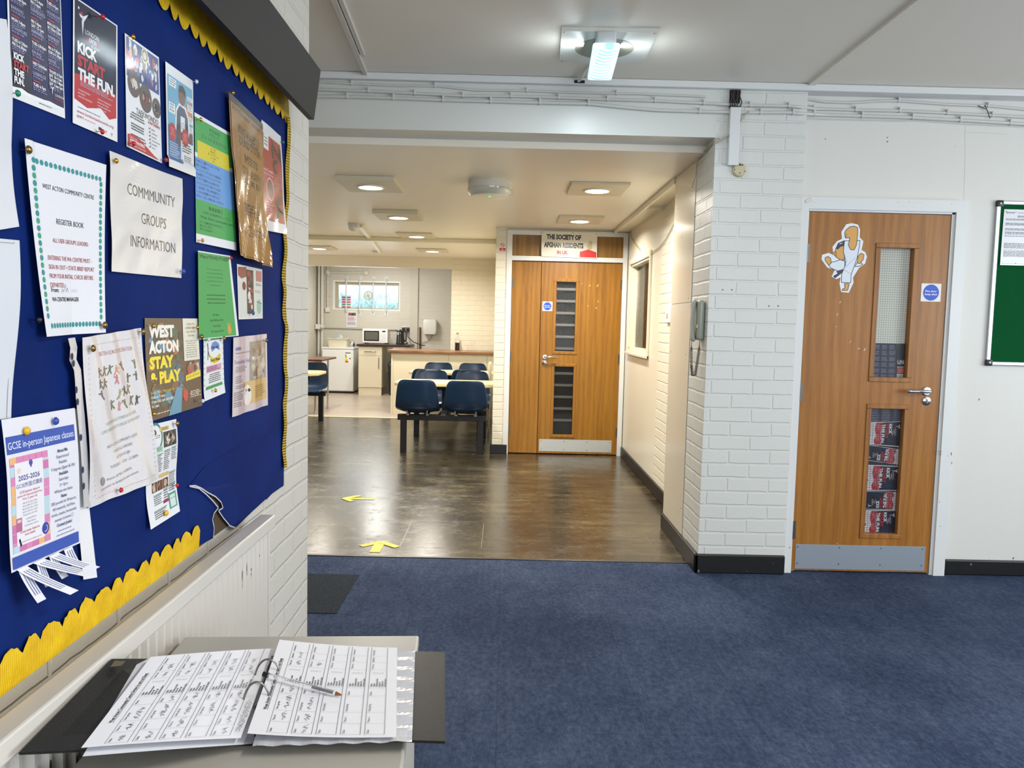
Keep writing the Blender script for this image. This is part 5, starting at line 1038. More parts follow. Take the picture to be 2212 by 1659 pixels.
notice('red_class_poster', [(560, 258), (603, 294.5), (612, 506), (565, 497)], 'red and black laminated dance class poster behind the brown poster edge', zum, coat=.7, rough=.25, base=.003, lift0=40, deform=lambda u, v: .003 + .005 * v * v + .001 * math.sin(9 * v + 5 * u))
def pound(A):
    A.rect(.0, .015, .93, .99, GR); A.text('What is POUND FITNESS?', .03, .075, .042, '#12351c', w=.88, bold=.02)
    A.lines(['POUND is a 45 min group fitness class that combines', 'cardio, strength training and Pilates with drumming to', 'achieve a full-body workout. Using lightly weighted', 'drumsticks, Ripstix™ participants can expect to burn', 'between 300-900 calories per class.'], .46, .2, .018, .046, '#1c4a28', al='c', wmax=.86)
    A.lines(['It can lower your stress levels, boost the immune system,', 'lower blood pressure, and combat chronic pain, anxiety,', 'and fatigue. It’s a great workout for people of all ages.'], .46, .5, .018, .046, '#0f2e18', al='c', bold=.03, wmax=.87); A.lines(['Best things is....', 'Super FUN& Rock’n’Roll!!', 'Great feeling!!', 'That’s all about POUND'], .44, .735, .026, .066, '#0f3a1c', al='c', bold=.01, wmax=.55)
    A.ell(.76, .915, .05, '#d8a040'); A.line(.74, .9, .72, .83, .006, '#d8a040'); A.line(.77, .9, .79, .83, .006, '#d8a040')
notice('green_notice', [(420, 541), (490.5, 552.5), (502.5, 725), (422, 733.5)], 'green notice headed What is Pound Fitness with a victory hand', pound, paper='#e6ebe8', base=.005, deform=lambda u, v: .008 * v * u + .003)
def small(A):
    A.rect(.03, .02, .97, .97, '#dcdcd2'); A.poly([(.03, .05), (.35, .02), (.35, .2), (.15, .25), (.03, .2)], '#9c5a48'); A.rect(.72, .05, .97, .26, '#c08078'); A.rect(.34, .06, .62, .9, '#584c3e'); A.blobs(.36, .08, .6, .86, 26, ['#d8cfc4', '#a84a44', '#e8e0d8', '#3a332c'], .06, 3); A.ell(.24, .38, .07, '#8a4a30', rv=.08); A.greek(.72, .3, .97, .36, 2, '#444'); A.greek(.68, .44, .95, .5, 2, '#888'); A.ell(.84, .76, .1, '#9cc0ac'); A.line(.74, .66, .95, .7, .002, '#445')
notice('craft_leaflet', [(510, 570), (565, 582), (566, 688), (514, 690)], 'small pale leaflet with a dark centre strip tucked below the brown poster', small, paper='#e8e6e4', base=.002)
def reg(A):
    g1, g2 = '#2f8f92', '#3a9f7c'
    for k in range(17): A.ell(.075 + k * .0525, .095, .021, g1, n=10); A.ell(.12 + k * .049, .945, .021, g1, n=10)
    for k in range(21): A.ell(.07, .135 + k * .0378, .022, g2 if k % 2 else g1, n=10)
    for k in range(22): A.ell(.93, .125 + k * .0372, .022, g2 if k % 2 else g1, n=10)
    A.text('WEST ACTON COMMUNITY CENTRE', .5, .225, .026, '#2b2f45', al='c', w=.66); A.text('REGISTER BOOK', .5, .40, .031, '#2b2f45', al='c', w=.37); A.text('ALL USER GROUPS LEADERS:', .5, .50, .024, '#a03038', al='c', w=.5)
    for k, (x, w_) in enumerate((('ENTERING THE WA CENTRE MUST –', .64), ('SIGN IN /OUT + STATE BRIEF REPORT', .67), ('FROM YOUR INITIAL CHECK BEFORE', .65), ('DEPARTED.', .22))): A.text(x, .165, .595 + k * .048, .025, '#a03038', w=w_)
    A.text('From:', .17, .765, .025, '#22242c', w=.12, bold=.01); A.text('WA CENTRE MANAGER', .17, .815, .024, '#22242c', w=.43, bold=.01)
    pts = [(.33, .77), (.35, .745), (.36, .765), (.38, .75), (.40, .72), (.41, .765), (.43, .74), (.45, .765)]; 
    for a, c in zip(pts, pts[1:]): A.line(*a, *c, .0008, '#9aa0a8')
    for k in range(3): A.ringo(.5 + k * .03, .757, .012, .12, '#9aa0a8')
notice('register_notice', [(38.5, 298), (221, 356), (207.5, 718), (77, 727)], 'white register book notice with a ring of teal dots around red and black text', reg, paper='#e4e4ea', base=.004, deform=lambda u, v: .009 * (1 - v) * (u < .1) * .3 + .010 * v * v * abs(2 * u - 1) + .003)
def comm(A):
    A.text('COMMMUNITY', .22, .31, .105, '#2f2d2e', w=.66); A.text('GROUPS', .40, .54, .105, '#2f2d2e', w=.36); A.text('INFORMATION', .25, .76, .105, '#2f2d2e', w=.64)
notice('community_notice', [(226.5, 325), (387, 386), (385, 600.5), (232.6, 586)], 'laminated sign reading Commmunity Groups Information', comm, paper='#d9d7d6', base=.003, rough=.25, coat=.6, n=24, deform=lambda u, v: .0022 * math.sin(5 * u + 2) + .0008 * math.sin(11 * v + 6 * u) + .0002 * math.sin(23 * u + 17 * v) + .003)
def west(A):
    A.rect(0, 0, 1, 1, '#4a3426'); A.blobs(0, 0, 1, 1, 90, ['#5a4030', '#3a2a22', '#6a4a34', '#7a5238', '#2c5a78', '#4a8aa8', '#a85a3a', '#2a201c', '#8a6a4a', '#355a48'], .07, 8); A.poly([(.32, 1), (.5, .72), (.6, .74), (.56, 1)], '#4f93b4')
    for k, (x, c_, w_) in enumerate((('WEST', '#f0efe9', .45), ('ACTON', '#f0efe9', .52), ('STAY', '#f2dc1e', .42), ('& PLAY', '#f2dc1e', .54))): A.text(x, .05, .185 + k * .155, .115, c_, w=w_, bold=.06)
    A.text('Every Mon, Wed and Fri', .05, .745, .03, '#f2dc1e', w=.4); A.lines(['10 am to 12 noon', '£4 per child, each extra sibling £1', '0-5 years'], .05, .79, .032, .044, '#efeae2', wmax=.55, bold=.02); A.greek(.06, .94, .5, .96, 1, '#d8d0c8')
    A.rect(.67, .0, .99, .46, '#e3e0d2'); A.lines(['A session of fun,', 'educational activities', 'songs, rhymes and', 'much more!'], .83, .07, .026, .042, '#6a7a2a', al='c', bold=.02, wmax=.28); A.greek(.7, .24, .96, .44, 8, '#9a9a94', 'c', seed=5)
    A.blobs(.68, .47, .99, .62, 16, ['#d8c0b0', '#2a2422', '#b03a34', '#8a7060'], .06, 6); A.poly([(.68, .62), (.99, .58), (.99, .655), (.68, .68)], '#f0d820'); A.text('INDOOR & OUTDOOR PLAY', .7, .655, .022, '#2a2a18', w=.27, rot=-.08); A.ell(.66, .83, .05, '#c8302c'); A.greek(.63, .81, .69, .85, 2, '#eec', 'c'); A.greek(.74, .8, .98, .88, 4, '#e0dcd4', 'c')
notice('playgroup_poster', [(309, 687), (424.5, 688), (434, 876), (312, 911)], 'brown photographic poster reading West Acton Stay and Play', west, base=.003, coat=.5, rough=.3, deform=lambda u, v: .007 * v * v * (1 - u))
def kung(A):
    A.text('BRITISH KUNG FU FEDERATION', .24, .125, .026, '#b86a6a', w=.54)
    rr = random.Random(12)
    for j in range(4):
        for k in range(7):
            if rr.random() < .12: continue
            u, v = .2 + k * .1 + rr.uniform(-.02, .02), .215 + j * .075 + rr.uniform(-.012, .012); c_ = rr.choice(['#55564e', '#6a6c58', '#4a4e5c', '#7a7a5c']); h_ = .022
            if k == 3: c_ = ['#d08a62', '#c87a7a', '#b0a070', '#cf8f88'][j]
            A.ell(u, v - h_, .012, c_, n=8); A.poly([(u - .018, v - h_ * .7), (u + .018, v - h_ * .6), (u + .012, v + h_ * .2), (u - .012, v + h_ * .2)], c_); A.line(u, v, u + rr.uniform(-.05, .05), v + h_ * 1.4, .0035, c_); A.line(u, v, u + rr.uniform(-.05, .05), v + h_ * 1.2, .0035, c_); A.line(u, v - h_ * .5, u + rr.choice([-1, 1]) * .045, v - h_ * rr.uniform(.2, 1.2), .0025, c_)
    A.text('FOR PHYSICAL FITNESS & SELF CARE', .27, .545, .02, '#9ab0a0', w=.5, rot=-.06); A.text('COME, OBSERVE AND TO DISCUSS THE MIND & BODY', .2, .59, .02, '#9ab0a0', w=.62, rot=-.06)
    for k, (x, w_) in enumerate((('WEST ACTON COMMUNITY CENTRE', .46), ('CHURCHILL GARDENS', .27), ('ACTON W3 0JN', .2), ('TUESDAY – 19.30 – 21.00PM', .38))): A.text(x, .5, .675 + k * .044, .019, '#8d8f98', al='c', w=w_, rot=-.06)
    A.ell(.2, .875, .035, '#8d8d90'); A.text('Phone 07951 450876', .26, .885, .018, '#9a9ca4', w=.34, rot=-.08); A.text('instructor in british & west actoon', .17, .93, .018, '#8d8f98', w=.5, rot=-.08)
    for k in range(30): A.rect(.06 + k * .03, .05, .075 + k * .03, .054, '#d8cfc8'); A.rect(.95, .06 + k * .03, .96, .068 + k * .03, '#cdc0b8'); A.rect(.06, .06 + k * .03, .07, .068 + k * .03, '#d8cfc8'); A.rect(.08 + k * .029, .955, .092 + k * .029, .96, '#cdc0b8')
kf = notice('kung_fu_notice', [(161, 729), (290, 708), (322, 1034), (180, 1098)], 'faded kung fu notice in a clear punched plastic pocket', kung, paper='#dfdcdf', base=.009, coat=1, rough=.25, n=26, deform=lambda u, v: .004 * math.sin(5 * u + 4 * v) * v + .006 * v * v * u + .004 + .0015 * math.sin(19 * u - 7 * v))
WL[kf.name] = kf.location.copy()
b = B(); P_ = [(147, 731), (152, 752), (150, 778), (160, 800), (162, 820), (164, 860), (168, 900), (175, 980), (178, 1040), (181, 1096)]; rows = []
for q in P_: a = PB(*q, .012); c = PB(q[0] + 15, q[1] - 2, .010); rows.append([b.bm.verts.new(a), b.bm.verts.new(c)])
for a, c in zip(rows, rows[1:]): b.face([a[0], a[1], c[1], c[0]])
for q in ((155, 770), (158, 785), (164, 842), (167, 868), (174, 945), (178, 1015), (180, 1050)): c = PB(q[0] + 1, q[1], .0135); b.poly([c + Vector((0, .004 * math.cos(a), .006 * math.sin(a))) for a in [2 * PI * k / 10 for k in range(10)]], 1)
b.obj('punched_strip', [mat('#cfcdd2', .12, coat=1), mat('#26304f', .6)], kf, fix=False)
def learn(A):
    A.ringo(.3, .13, .2, .18, '#3f8a72'); A.text('Learning', .3, .125, .016, '#333', al='c', w=.24); A.text('Internet', .3, .145, .016, '#333', al='c', w=.22); A.rect(.42, .045, .72, .085, '#d3b97c'); A.text('英語教室', .48, .078, .022, '#4a3a1c', w=.2); A.rect(.52, .1, .95, .26, '#4c4840'); A.blobs(.53, .11, .94, .25, 18, ['#e0d8cc', '#2a2724', '#b8aa98', '#857868'], .08, 4); A.rect(.18, .23, .48, .29, '#a8cdb8'); A.greek(.2, .24, .46, .28, 3, '#4a7a62', 'c')
    for u0, v0, u1, v1, n_ in ((.22, .32, .5, .5, 10), (.54, .3, .74, .5, 10), (.78, .29, .96, .42, 7), (.74, .55, .96, .68, 7), (.22, .72, .5, .82, 5), (.54, .7, .7, .82, 5), (.72, .68, .96, .75, 3), (.18, .87, .6, .95, 4)): A.rect(u0, v0 - .012, u1, v0 - .004, '#6f9a86'); A.greek(u0, v0, u1, v1, n_, '#5a5a60', seed=int(u0 * 70 + v0 * 30))
    A.rect(.2, .52, .72, .56, '#d3b97c'); A.text('ベーキングレッスン', .24, .55, .02, '#4a3a1c', w=.42)
    for k in range(3): A.rect(.18 + k * .18, .58, .34 + k * .18, .68, '#4a2e20'); A.blobs(.18 + k * .18, .58, .34 + k * .18, .68, 6, ['#c8a888', '#e8dcd0', '#7a4a34'], .05, k)
    A.rect(.5, .80, .7, .83, '#93325c'); A.rect(.68, .76, .94, .92, '#4f9a86'); A.rect(.72, .775, .9, .905, '#cfe0da')
notice('lesson_leaflet', [(310, 921), (377.6, 905), (378, 1104), (314, 1144)], 'white leaflet with a green ring logo and small photos, lowest of the middle column', learn, base=.003, deform=lambda u, v: .006 * v * v + .003 * math.sin(7 * v))
def newc(A):
    A.rect(.02, .02, .98, .84, '#4a9a58'); A.rect(.08, .05, .92, .8, '#e9ebea')
    for k in range(9): A.ell(.06, .08 + k * .09, .05, '#e9ebea', n=10); A.ell(.94, .08 + k * .09, .05, '#e9ebea', n=10)
    A.poly([(.34, .18), (.42, .09), (.6, .07), (.78, .13), (.8, .24), (.6, .19), (.42, .24)], '#6a8fd0'); A.text('New class', .38, .19, .05, '#1c2438', w=.36, bold=.04); A.poly([(.3, .27), (.42, .34), (.6, .35), (.78, .29), (.86, .33), (.72, .43), (.5, .44), (.34, .4)], '#e3c326'); A.text('Pound Fitness', .33, .40, .05, '#1c2418', w=.48, bold=.04)
    A.line(.2, .13, .22, .2, .006, '#8a3a5a'); A.line(.21, .2, .2, .36, .004, '#222'); A.line(.22, .22, .28, .32, .004, '#222'); A.ell(.19, .11, .03, '#7a5a48'); A.rect(.12, .46, .86, .57, '#d8a0bc'); A.greek(.16, .48, .8, .56, 3, '#5a2a44', seed=3); A.greek(.2, .6, .85, .76, 5, '#4a4a50', 'c', seed=4)
notice('fitness_flyer', [(436, 731), (478, 725), (481.5, 848), (436, 867)], 'small white new class flyer with a scalloped green edge', newc, base=.004, deform=lambda u, v: .014 * max(0, v - .82))
def friend(A):
    A.rect(0, 0, 1, 1, '#cfc3cd'); A.rect(.46, .08, .96, .6, '#8d8478'); A.blobs(.46, .08, .96, .6, 40, ['#a89c8c', '#6e6456', '#cfc4b4', '#5a4c3c', '#b8ab98', '#94887a'], .08, 9); A.rect(.3, .6, .96, .9, '#d3ae6c'); A.blobs(.8, .4, .96, .56, 8, ['#7a6a90', '#4a5a80', '#d8b0b8'], .05, 3)
    A.rect(.05, .13, .2, .17, '#4a5ea8'); A.text('West Acton Community Centre', .05, .215, .022, '#3a3a4a', w=.42); A.greek(.06, .25, .2, .265, 1, '#7a86c0'); A.text('Friendship Hub', .04, .345, .055, '#3e52a8', w=.44); A.greek(.06, .38, .42, .46, 4, '#6a6474'); A.greek(.06, .5, .26, .6, 4, '#6a6474', seed=3); A.greek(.06, .62, .42, .67, 2, '#6a6474', seed=4); A.greek(.03, .70, .3, .82, 5, '#5a5464', seed=6); A.greek(.03, .83, .25, .9, 3, '#6a6474', seed=8)
    A.text('Mondays', .52, .325, .05, '#f2f0ec', w=.28, bold=.01); A.text('12:15-13:45', .52, .42, .05, '#f2f0ec', w=.34, bold=.01); A.greek(.56, .55, .66, .58, 2, '#ddd'); A.greek(.6, .68, .95, .85, 6, '#8a6c38', seed=9); A.ell(.4, .78, .1, '#ebe4e0'); A.text('Free!', .4, .765, .032, '#c8502c', al='c', w=.13); A.greek(.34, .79, .46, .83, 2, '#aaa', 'c')
notice('friendship_poster', [(499, 729), (571, 721), (573.7, 875), (496.5, 901)], 'lilac and sand coloured Friendship Hub poster near the right edge of the pinboard', friend, base=.003, coat=.7, rough=.28, deform=lambda u, v: .002 * math.sin(13 * u) + .003)
def gcse(A):
    BL = '#3a56ac'; A.rect(.02, .115, .96, .31 - .08, BL); A.text('GCSE in-person Japanese classes', .04, .2, .05, '#eceef6', w=.9)
    A.rect(.04, .255, .54, .885, '#b9d3dc'); rr = random.Random(5)
    for k in range(10):
        for u0, u1 in ((.04, .1), (.46, .54)): A.rect(u0, .255 + k * .063, u1, .255 + k * .063 + .06, rr.choice(['#d986b4', '#e8b47c', '#b9d3dc', '#b9d3dc', '#cf76aa']))
    for k in range(6): A.rect(.04 + k * .083, .255, .04 + k * .083 + .08, .3, rr.choice(['#d986b4', '#e8b47c', '#b9d3dc'])); A.rect(.04 + k * .083, .84, .04 + k * .083 + .08, .885, rr.choice(['#d986b4', '#e8b47c', '#b9d3dc', '#cf76aa']))
    A.rect(.09, .295, .46, .845, '#e6e4ea'); A.ell(.3, .31, .025, '#4a4fa0'); A.line(.3, .31, .3, .34, .004, '#4a4fa0'); A.text('2025-2026', .27, .415, .034, '#3a3a86', al='c', w=.28, bold=.02); A.text('GCSE対面式講座', .27, .462, .026, '#3a3a86', al='c', w=.34, bold=.01)
    A.lines(['GCSE Japanese classes in', 'person for boys and girls from', '14 to 16 years old'], .27, .50, .016, .024, '#b0304c', al='c', wmax=.34, bold=.02); A.lines(['14th & 21st Sep 3-5pm', '4th & 18th Oct 3-5pm', '8th & 22nd Nov 3-5pm', '6th & 13th Dec 3-5pm', 'Spring terms tbc later'], .27, .575, .013, .02, '#44446a', al='c', wmax=.24); A.lines(['at Small Room', 'West Acton', 'Community Centre'], .28, .685, .014, .022, '#44446a', al='c', wmax=.22); A.lines(['Contact Junko Aylett for', 'more details!'], .26, .765, .016, .024, '#b0304c', al='c', wmax=.3, bold=.02); A.text('www.tsurucademy.com', .15, .83, .013, '#b04a6a', w=.26)
    A.rect(.09, .66, .16, .75, '#b86a8c'); A.rect(.10, .67, .15, .69, '#e0c0d0'); A.ell(.47, .79, .05, '#3a44a0'); A.ringo(.47, .79, .03, .2, '#e0e0f0'); A.line(.12, .80, .14, .85, .004, '#222'); A.blobs(.1, .33, .18, .37, 4, ['#e8b47c', '#d9a0b8', '#e0d0c0'], .025, 2)
    rows = [('About Me', 1), ('Experienced', 0), ('Reliable', 0), ('3 degrees (Japan & UK)', 0), ('Available', 1), ('Saturdays', 0), ('3〜5pm', 0), ('※Please see dates.', 0), ('Rates', 1), ('200 pounds for 8 lessons,', 0), ('All materials, hall fees,', 0), ('drinks, snacks, homemade', 0), ('sweets inclusive☺', 0), ('Contact Junko!', 1)]
    for k, (x, bo) in enumerate(rows): A.text(x, .75, .29 + k * .0405, .023, '#3a4a78', al='c', wmax=.38, bold=.025 * bo)
    A.greek(.62, .845, .88, .86, 1, '#8a94b0', 'c'); A.greek(.58, .875, .94, .89, 1, '#8a94b0', 'c'); A.rect(.02, .905, .96, .985, BL)
    # tear-off strips
    for k, (u, du, cu, w_) in enumerate(((.07, .10, .012, .12), (.05, .36, .035, .13), (.30, .02, .008, .1), (.25, .40, .038, .15), (.47, .06, .01, .1), (.46, .34, .03, .14), (.68, .06, .008, .13))):
        L = .26 if k in (0, 1) else .2; A.up(); i = A.m('#e4e4ea'); i2 = A.m('#7a80a8'); q = lambda s_, r_: A.p(u + w_ * s_ + du * r_, .99 + L * r_ - .05 * (u) * r_) + Vector((cu * r_ ** 1.5 + .0006 * k, 0, 0))
        A.b.grid(q, 3, 8, i); A.up()
        for s_ in (.25, .5, .75): A.b.grid(lambda a, c: q(s_ + .08 * a, .1 + .7 * c) + Vector((.0006, 0, 0)), 1, 8, i2)
A = Art([PB(1, 907, .015), PB(160, 881, .015), PB(171, 1172, .015), PB(20, 1238, .015)], NX, '#e0e0e8', .45, base=.001, deform=lambda u, v: .004 * v + .002 * math.sin(5 * v)); gcse(A); A.done('language_class_notice', 'white GCSE in-person Japanese classes notice with torn contact strips along its foot', 'notice')
notice('blank_sheet', [(142, 886), (164, 882), (202, 1247), (172, 1252)], 'narrow white sheet edge showing behind the Japanese classes notice', blank, base=.0035, deform=lambda u, v: .003 * v)
# ---------------------------------------------------------------- drawing pins
pc = dict(red='#b3202c', gold='#d59a2a', brass='#8f7440', blue='#2c4aa0', clear='#cfd4da', black='#1c1c22', green='#1f7a5a', orange='#d98a1e', yellow='#e2b21c', darkgreen='#28452c')
PINS = [(204, 36, 'red', 'at the top of the Kick Start poster'), (203, 284, 'red', 'at the foot of the Kick Start poster'), (271, 79, 'gold', 'at the top left corner of the taekwondo flyer'), (272, 310, 'red', 'at the lower left corner of the taekwondo flyer'), (344, 345, 'red', 'at the lower right corner of the taekwondo flyer'),
    (411, 176, 'clear', 'at the top right corner of the light blue leaflet'), (42, 323, 'brass', 'at the top left corner of the register notice'), (234, 347, 'gold', 'at the top left corner of the community sign'), (382, 586, 'blue', 'at the lower right corner of the community sign'), (64, 691, 'black', 'at the lower left corner of the register notice'),
    (199, 702, 'brass', 'at the lower right corner of the register notice'), (285, 716, 'brass', 'at the top right corner of the kung fu notice'), (173, 752, 'brass', 'at the top left corner of the kung fu notice'), (235, 1058, 'red', 'at the foot of the kung fu notice'), (317, 704, 'gold', 'on the first letter of the Stay and Play poster'),
    (413, 707, 'gold', 'on the pale text box of the Stay and Play poster'), (317, 894, 'gold', 'at the lower left corner of the Stay and Play poster'), (425, 866, 'clear', 'at the lower right corner of the Stay and Play poster'), (423, 727, 'brass', 'at the lower left corner of the green Pound notice'), (487, 557, 'red', 'at the top right corner of the green Pound notice'),
    (484, 200, 'gold', 'at the top left corner of the brown poster'), (420, 258, 'gold', 'at the top left corner of the Japanese script notice'), (424, 519, 'orange', 'at the lower left corner of the Japanese script notice'), (602, 307, 'green', 'at the right edge of the red poster'), (536, 676, 'blue', 'at the foot of the small pale leaflet'),
    (438, 733, 'clear', 'at the top left corner of the green-edged flyer'), (472, 731, 'brass', 'at the top right corner of the green-edged flyer'), (453, 843, 'gold', 'at the foot of the green-edged flyer'), (527, 842, 'darkgreen', 'in the middle of the Friendship Hub poster'), (565, 735, 'brass', 'at the top right corner of the Friendship Hub poster'),
    (318, 935, 'brass', 'at the top left corner of the lesson leaflet'), (369, 915, 'brass', 'at the top right corner of the lesson leaflet'), (345, 1108, 'yellow', 'at the foot of the lesson leaflet'), (368, 1048, 'red', 'on the right side of the lesson leaflet'), (26, 930, 'yellow', 'at the top left of the Japanese classes notice'),
    (90, 909, 'blue', 'at the top middle of the Japanese classes notice'), (17, 201, 'green', 'at the lower left corner of the purple timetable')]
for x, y, c_, lb in PINS:
    p = PB(x, y, .0); big = c_ in ('brass', 'yellow', 'blue'); r_ = .0062 if big else .0048; b = B(); dx_ = .017
    if (x, y) in ((484, 200), (235, 1058), (285, 716), (173, 752), (199, 702), (26, 930), (90, 909)): dx_ = .025
    b.lathe((p.x + dx_ - .004, p.y, p.z), NX, [(r_, 0), (r_, .0012), (r_ * .75, .0035), (r_ * .3, .0048), (.0001, .005)], 16); b.cyl((p.x - .002, p.y, p.z), (p.x + dx_ - .003, p.y, p.z), .0006, n=6)
    tag(b.obj('drawing_pin', mat(pc[c_], .2, .8 if c_ in ('brass', 'gold') else 0), smooth=50), {'darkgreen': 'dark green'}.get(c_, c_) + ' drawing pin ' + lb, 'drawing pin', 'drawing pins on the pinboard')
# flyers in the oak door glass (stacked on edge behind the wired panes)
def door_flyer(pxs, rotq, label, fn, lay):
    C_ = [at(*q, Y=YF + .036 - lay * .0015) for q in pxs]; C_ = C_[rotq:] + C_[:rotq]
    A = Art(C_, NF, '#dfe0e4', .4, base=0, n=2, step=.00003); fn(A); A.done('class_flyer', label, 'flyer', 'flyers behind the oak door glass')
def darkcols(A):
    A.rect(0, 0, 1, 1, '#232741'); [A.greek(.04 + k * .32, .05 + j * .16, .3 + k * .32, .17 + j * .16, 6, '#9a9ab4', seed=k * 7 + j) for k in range(3) for j in range(6)]
door_flyer([(1887, 741), (1938, 742), (1936, 822), (1884, 820)], 0, 'dark listing flyer behind the foot of the upper door glass, left of the other', darkcols, 0)
def unfl(A):
    A.rect(0, 0, 1, .62, '#20243a'); A.text('UN.', .02, .55, .1, WH, w=.7, bold=.05); A.rect(0, .65, 1, .82, RD); A.greek(.1, .68, .9, .8, 4, '#e8c8c8'); A.greek(.05, .86, .95, .98, 3, '#999')
door_flyer([(1939, 742), (1962, 742), (1960, 822), (1937, 822)], 0, 'narrow flyer strip ending in UN behind the foot of the upper door glass', unfl, 1)
FL = [([(1878, 882), (1956, 882), (1954, 914), (1876, 918)], darkcols, 0, 'dark listing flyer on its side at the top of the lower door glass', 0),
      ([(1879, 912), (1952, 910), (1949, 966), (1874, 960)], kick, 1, 'sideways Kick Start flyer second from the top of the lower door glass', 4),
      ([(1872, 960), (1950, 972), (1944, 1004), (1868, 994)], kick, 3, 'tilted flyer with its red band to the right in the lower door glass', 3),
      ([(1873, 1004), (1947, 1007), (1944, 1060), (1869, 1060)], kick, 1, 'sideways Kick Start flyer in the middle of the lower door glass', 5),
      ([(1869, 1061), (1944, 1063), (1942, 1102), (1867, 1100)], kick, 3, 'sideways flyer, red band to the right, second from the bottom of the door glass', 2),
      ([(1868, 1102), (1940, 1102), (1938, 1154), (1864, 1154)], kick, 1, 'sideways Kick Start flyer at the bottom of the lower door glass', 6)]
for pxs, fn, rq, lb, lay in FL: door_flyer(pxs, rq, lb, fn, lay * .9)
# ================================================================ radiator under the pinboard
radm = paint('radiator_enamel', '#d8d3cb', .35, .1, 30, .06); dirt = mat('#4b463f', .8)
e = empty('radiator', (-.67, .9, .2), 'white ribbed wall radiator with chipped paint under the pinboard', 'radiator')
rx0, rx1, ry0, ry1, rz1 = -.670, -.636, -.3, 2.15, .795
top = B(); top.box(rx0, -.628, ry0, ry1 + .012, rz1 - .03, rz1 + .005, bev=.004); top.obj('top_casing', radm, e)
b = B(); n = int((ry1 - .02 - ry0) / .0343); prof = [(0, 0), (.019, 0), (.0235, .009), (.0295, .009), (.0343, 0)]; pts = []
for k in range(n + 1):
    for y, x in prof[:-1]: pts.append((rx1 - .011 + x, ry1 - .006 - k * .0343 - y))
rows = [[b.bm.verts.new((x, y, z)) for x, y in pts] for z in (.16, .185, rz1 - .055, rz1 - .03)]
for a, c in zip(rows, rows[1:]):
    for k in range(len(pts) - 1): b.face([a[k], a[k + 1], c[k + 1], c[k]])
b.box(rx0 + .003, rx1 - .013, ry0, ry1 - .004, .16, rz1 - .03); b.obj('ribbed_panel', radm, e)
bx(rx0 + .0, rx1 - .004, ry1 - .006, ry1 + .006, .17, rz1 - .031, bev=.003).obj('end_panel', radm, e)
b = B(); rr = random.Random(4)
for k in range(42):
    y = ry1 - .006 - .0265 - k * .0343
    if 1.38 < y < 1.80 or rr.random() < .25: continue
    for j in range(rr.randint(1, 3)):
        z = rz1 - .075 - rr.uniform(0, .04) - (.02 if y < 1.4 else 0); h_ = rr.uniform(.004, .014); w_ = rr.uniform(.0012, .0032) * (1.3 if y < 1.4 else 1); x = rx1 - .0017
        b.poly([Vector((x, y + w_ * math.cos(a) + rr.uniform(-.001, .001), z + h_ * math.sin(a))) for a in [2 * PI * q / 9 for q in range(9)]])
b.obj('chipped_paint', dirt, e, fix=False)
# ================================================================ grey cabinet with the sign-in binder
q = [at(*c, Z=.71) for c in ((905, 1372), (400, 1375), (155, 1659), (868, 1659))]
uy = ((q[0] - q[3]) + (q[1] - q[2])).normalized(); ux = Vector((uy.y, -uy.x, 0)); O = q[0]        # back right corner
Wc = (q[0] - q[1]).dot(ux); Dc = .62
MCAB = Matrix(((ux.x, uy.x, 0, O.x), (ux.y, uy.y, 0, O.y), (0, 0, 1, 0), (0, 0, 0, 1)))   # local: x to the right, y to the back
greym = paint('grey_steel_paint', '#b4b0a6', .4, .08, 90, .05)
e = empty('filing_cabinet', (O.x - Wc / 2, O.y - Dc / 2, 0), 'grey-beige metal cabinet carrying the open ring binder beside the radiator', 'cabinet')
b = B(); b.box(-Wc, 0, -Dc, 0, .688, .71, bev=.004); b.xf(MCAB); b.obj('top', greym, e)
b = B(); b.box(-Wc + .006, -.006, -Dc + .02, -.004, .0, .688, bev=.002); b.xf(MCAB); b.obj('body', greym, e)
for z0_, z1_ in ((.03, .345), (.355, .68)):
    b = B(); b.box(-Wc + .012, -.012, -Dc, -Dc + .02, z0_, z1_, bev=.003); b.xf(MCAB); o = b.obj('drawer', greym, e)
    b = B(); b.box(-Wc / 2 - .06, -Wc / 2 + .06, -Dc - .02, -Dc, z1_ - .06, z1_ - .04, bev=.003); b.xf(MCAB); b.obj('handle', mat('#6f6d68', .4, .6), o)
# ---------------------------------------------------------------- ring binder
ZT = .7105
binder = empty('ring_binder', at(590, 1500, Z=ZT), 'open black two-ring binder of sign-in sheets lying on the grey cabinet', 'ring binder')
cov = NT('black_leatherette'); n = cov.noise(cov.obj(), 300, 3); cov.set(Base_Color=(.012, .011, .010, 1), Roughness=.42, Normal=cov.bump(n.outputs[0], .4, .001)); cov = cov.m
def slab(q4, th, name, m, parent, nsub=1):
    b = B(); lo = [Vector(v) for v in q4]; b.hexa(lo + [v + Vector((0, 0, th)) for v in lo]); bmesh.ops.bevel(b.bm, geom=list(b.bm.edges), offset=th * .4, segments=2, affect='EDGES'); return b.obj(name, m, parent)
zl = .788
S0, S1 = at(545, 1425, Z=ZT), at(500, 1612, Z=ZT)       # spine, left side
R0, R1 = at(598, 1418, Z=ZT), at(548, 1612, Z=ZT)       # spine, right side
L0, L1 = at(240, 1427, Z=zl), at(38, 1633, Z=zl - .012)
E0, E1 = at(962, 1412, Z=ZT + .012), at(963, 1608, Z=ZT + .012)
slab([L1, S1, S0, L0], .004, 'left_cover', cov, binder); slab([S1, R1, R0, S0], .003, 'spine', cov, binder); slab([R1 + Vector((0, 0, .012)), E1, E0, R0 + Vector((0, 0, .012))], .004, 'right_cover', cov, binder)
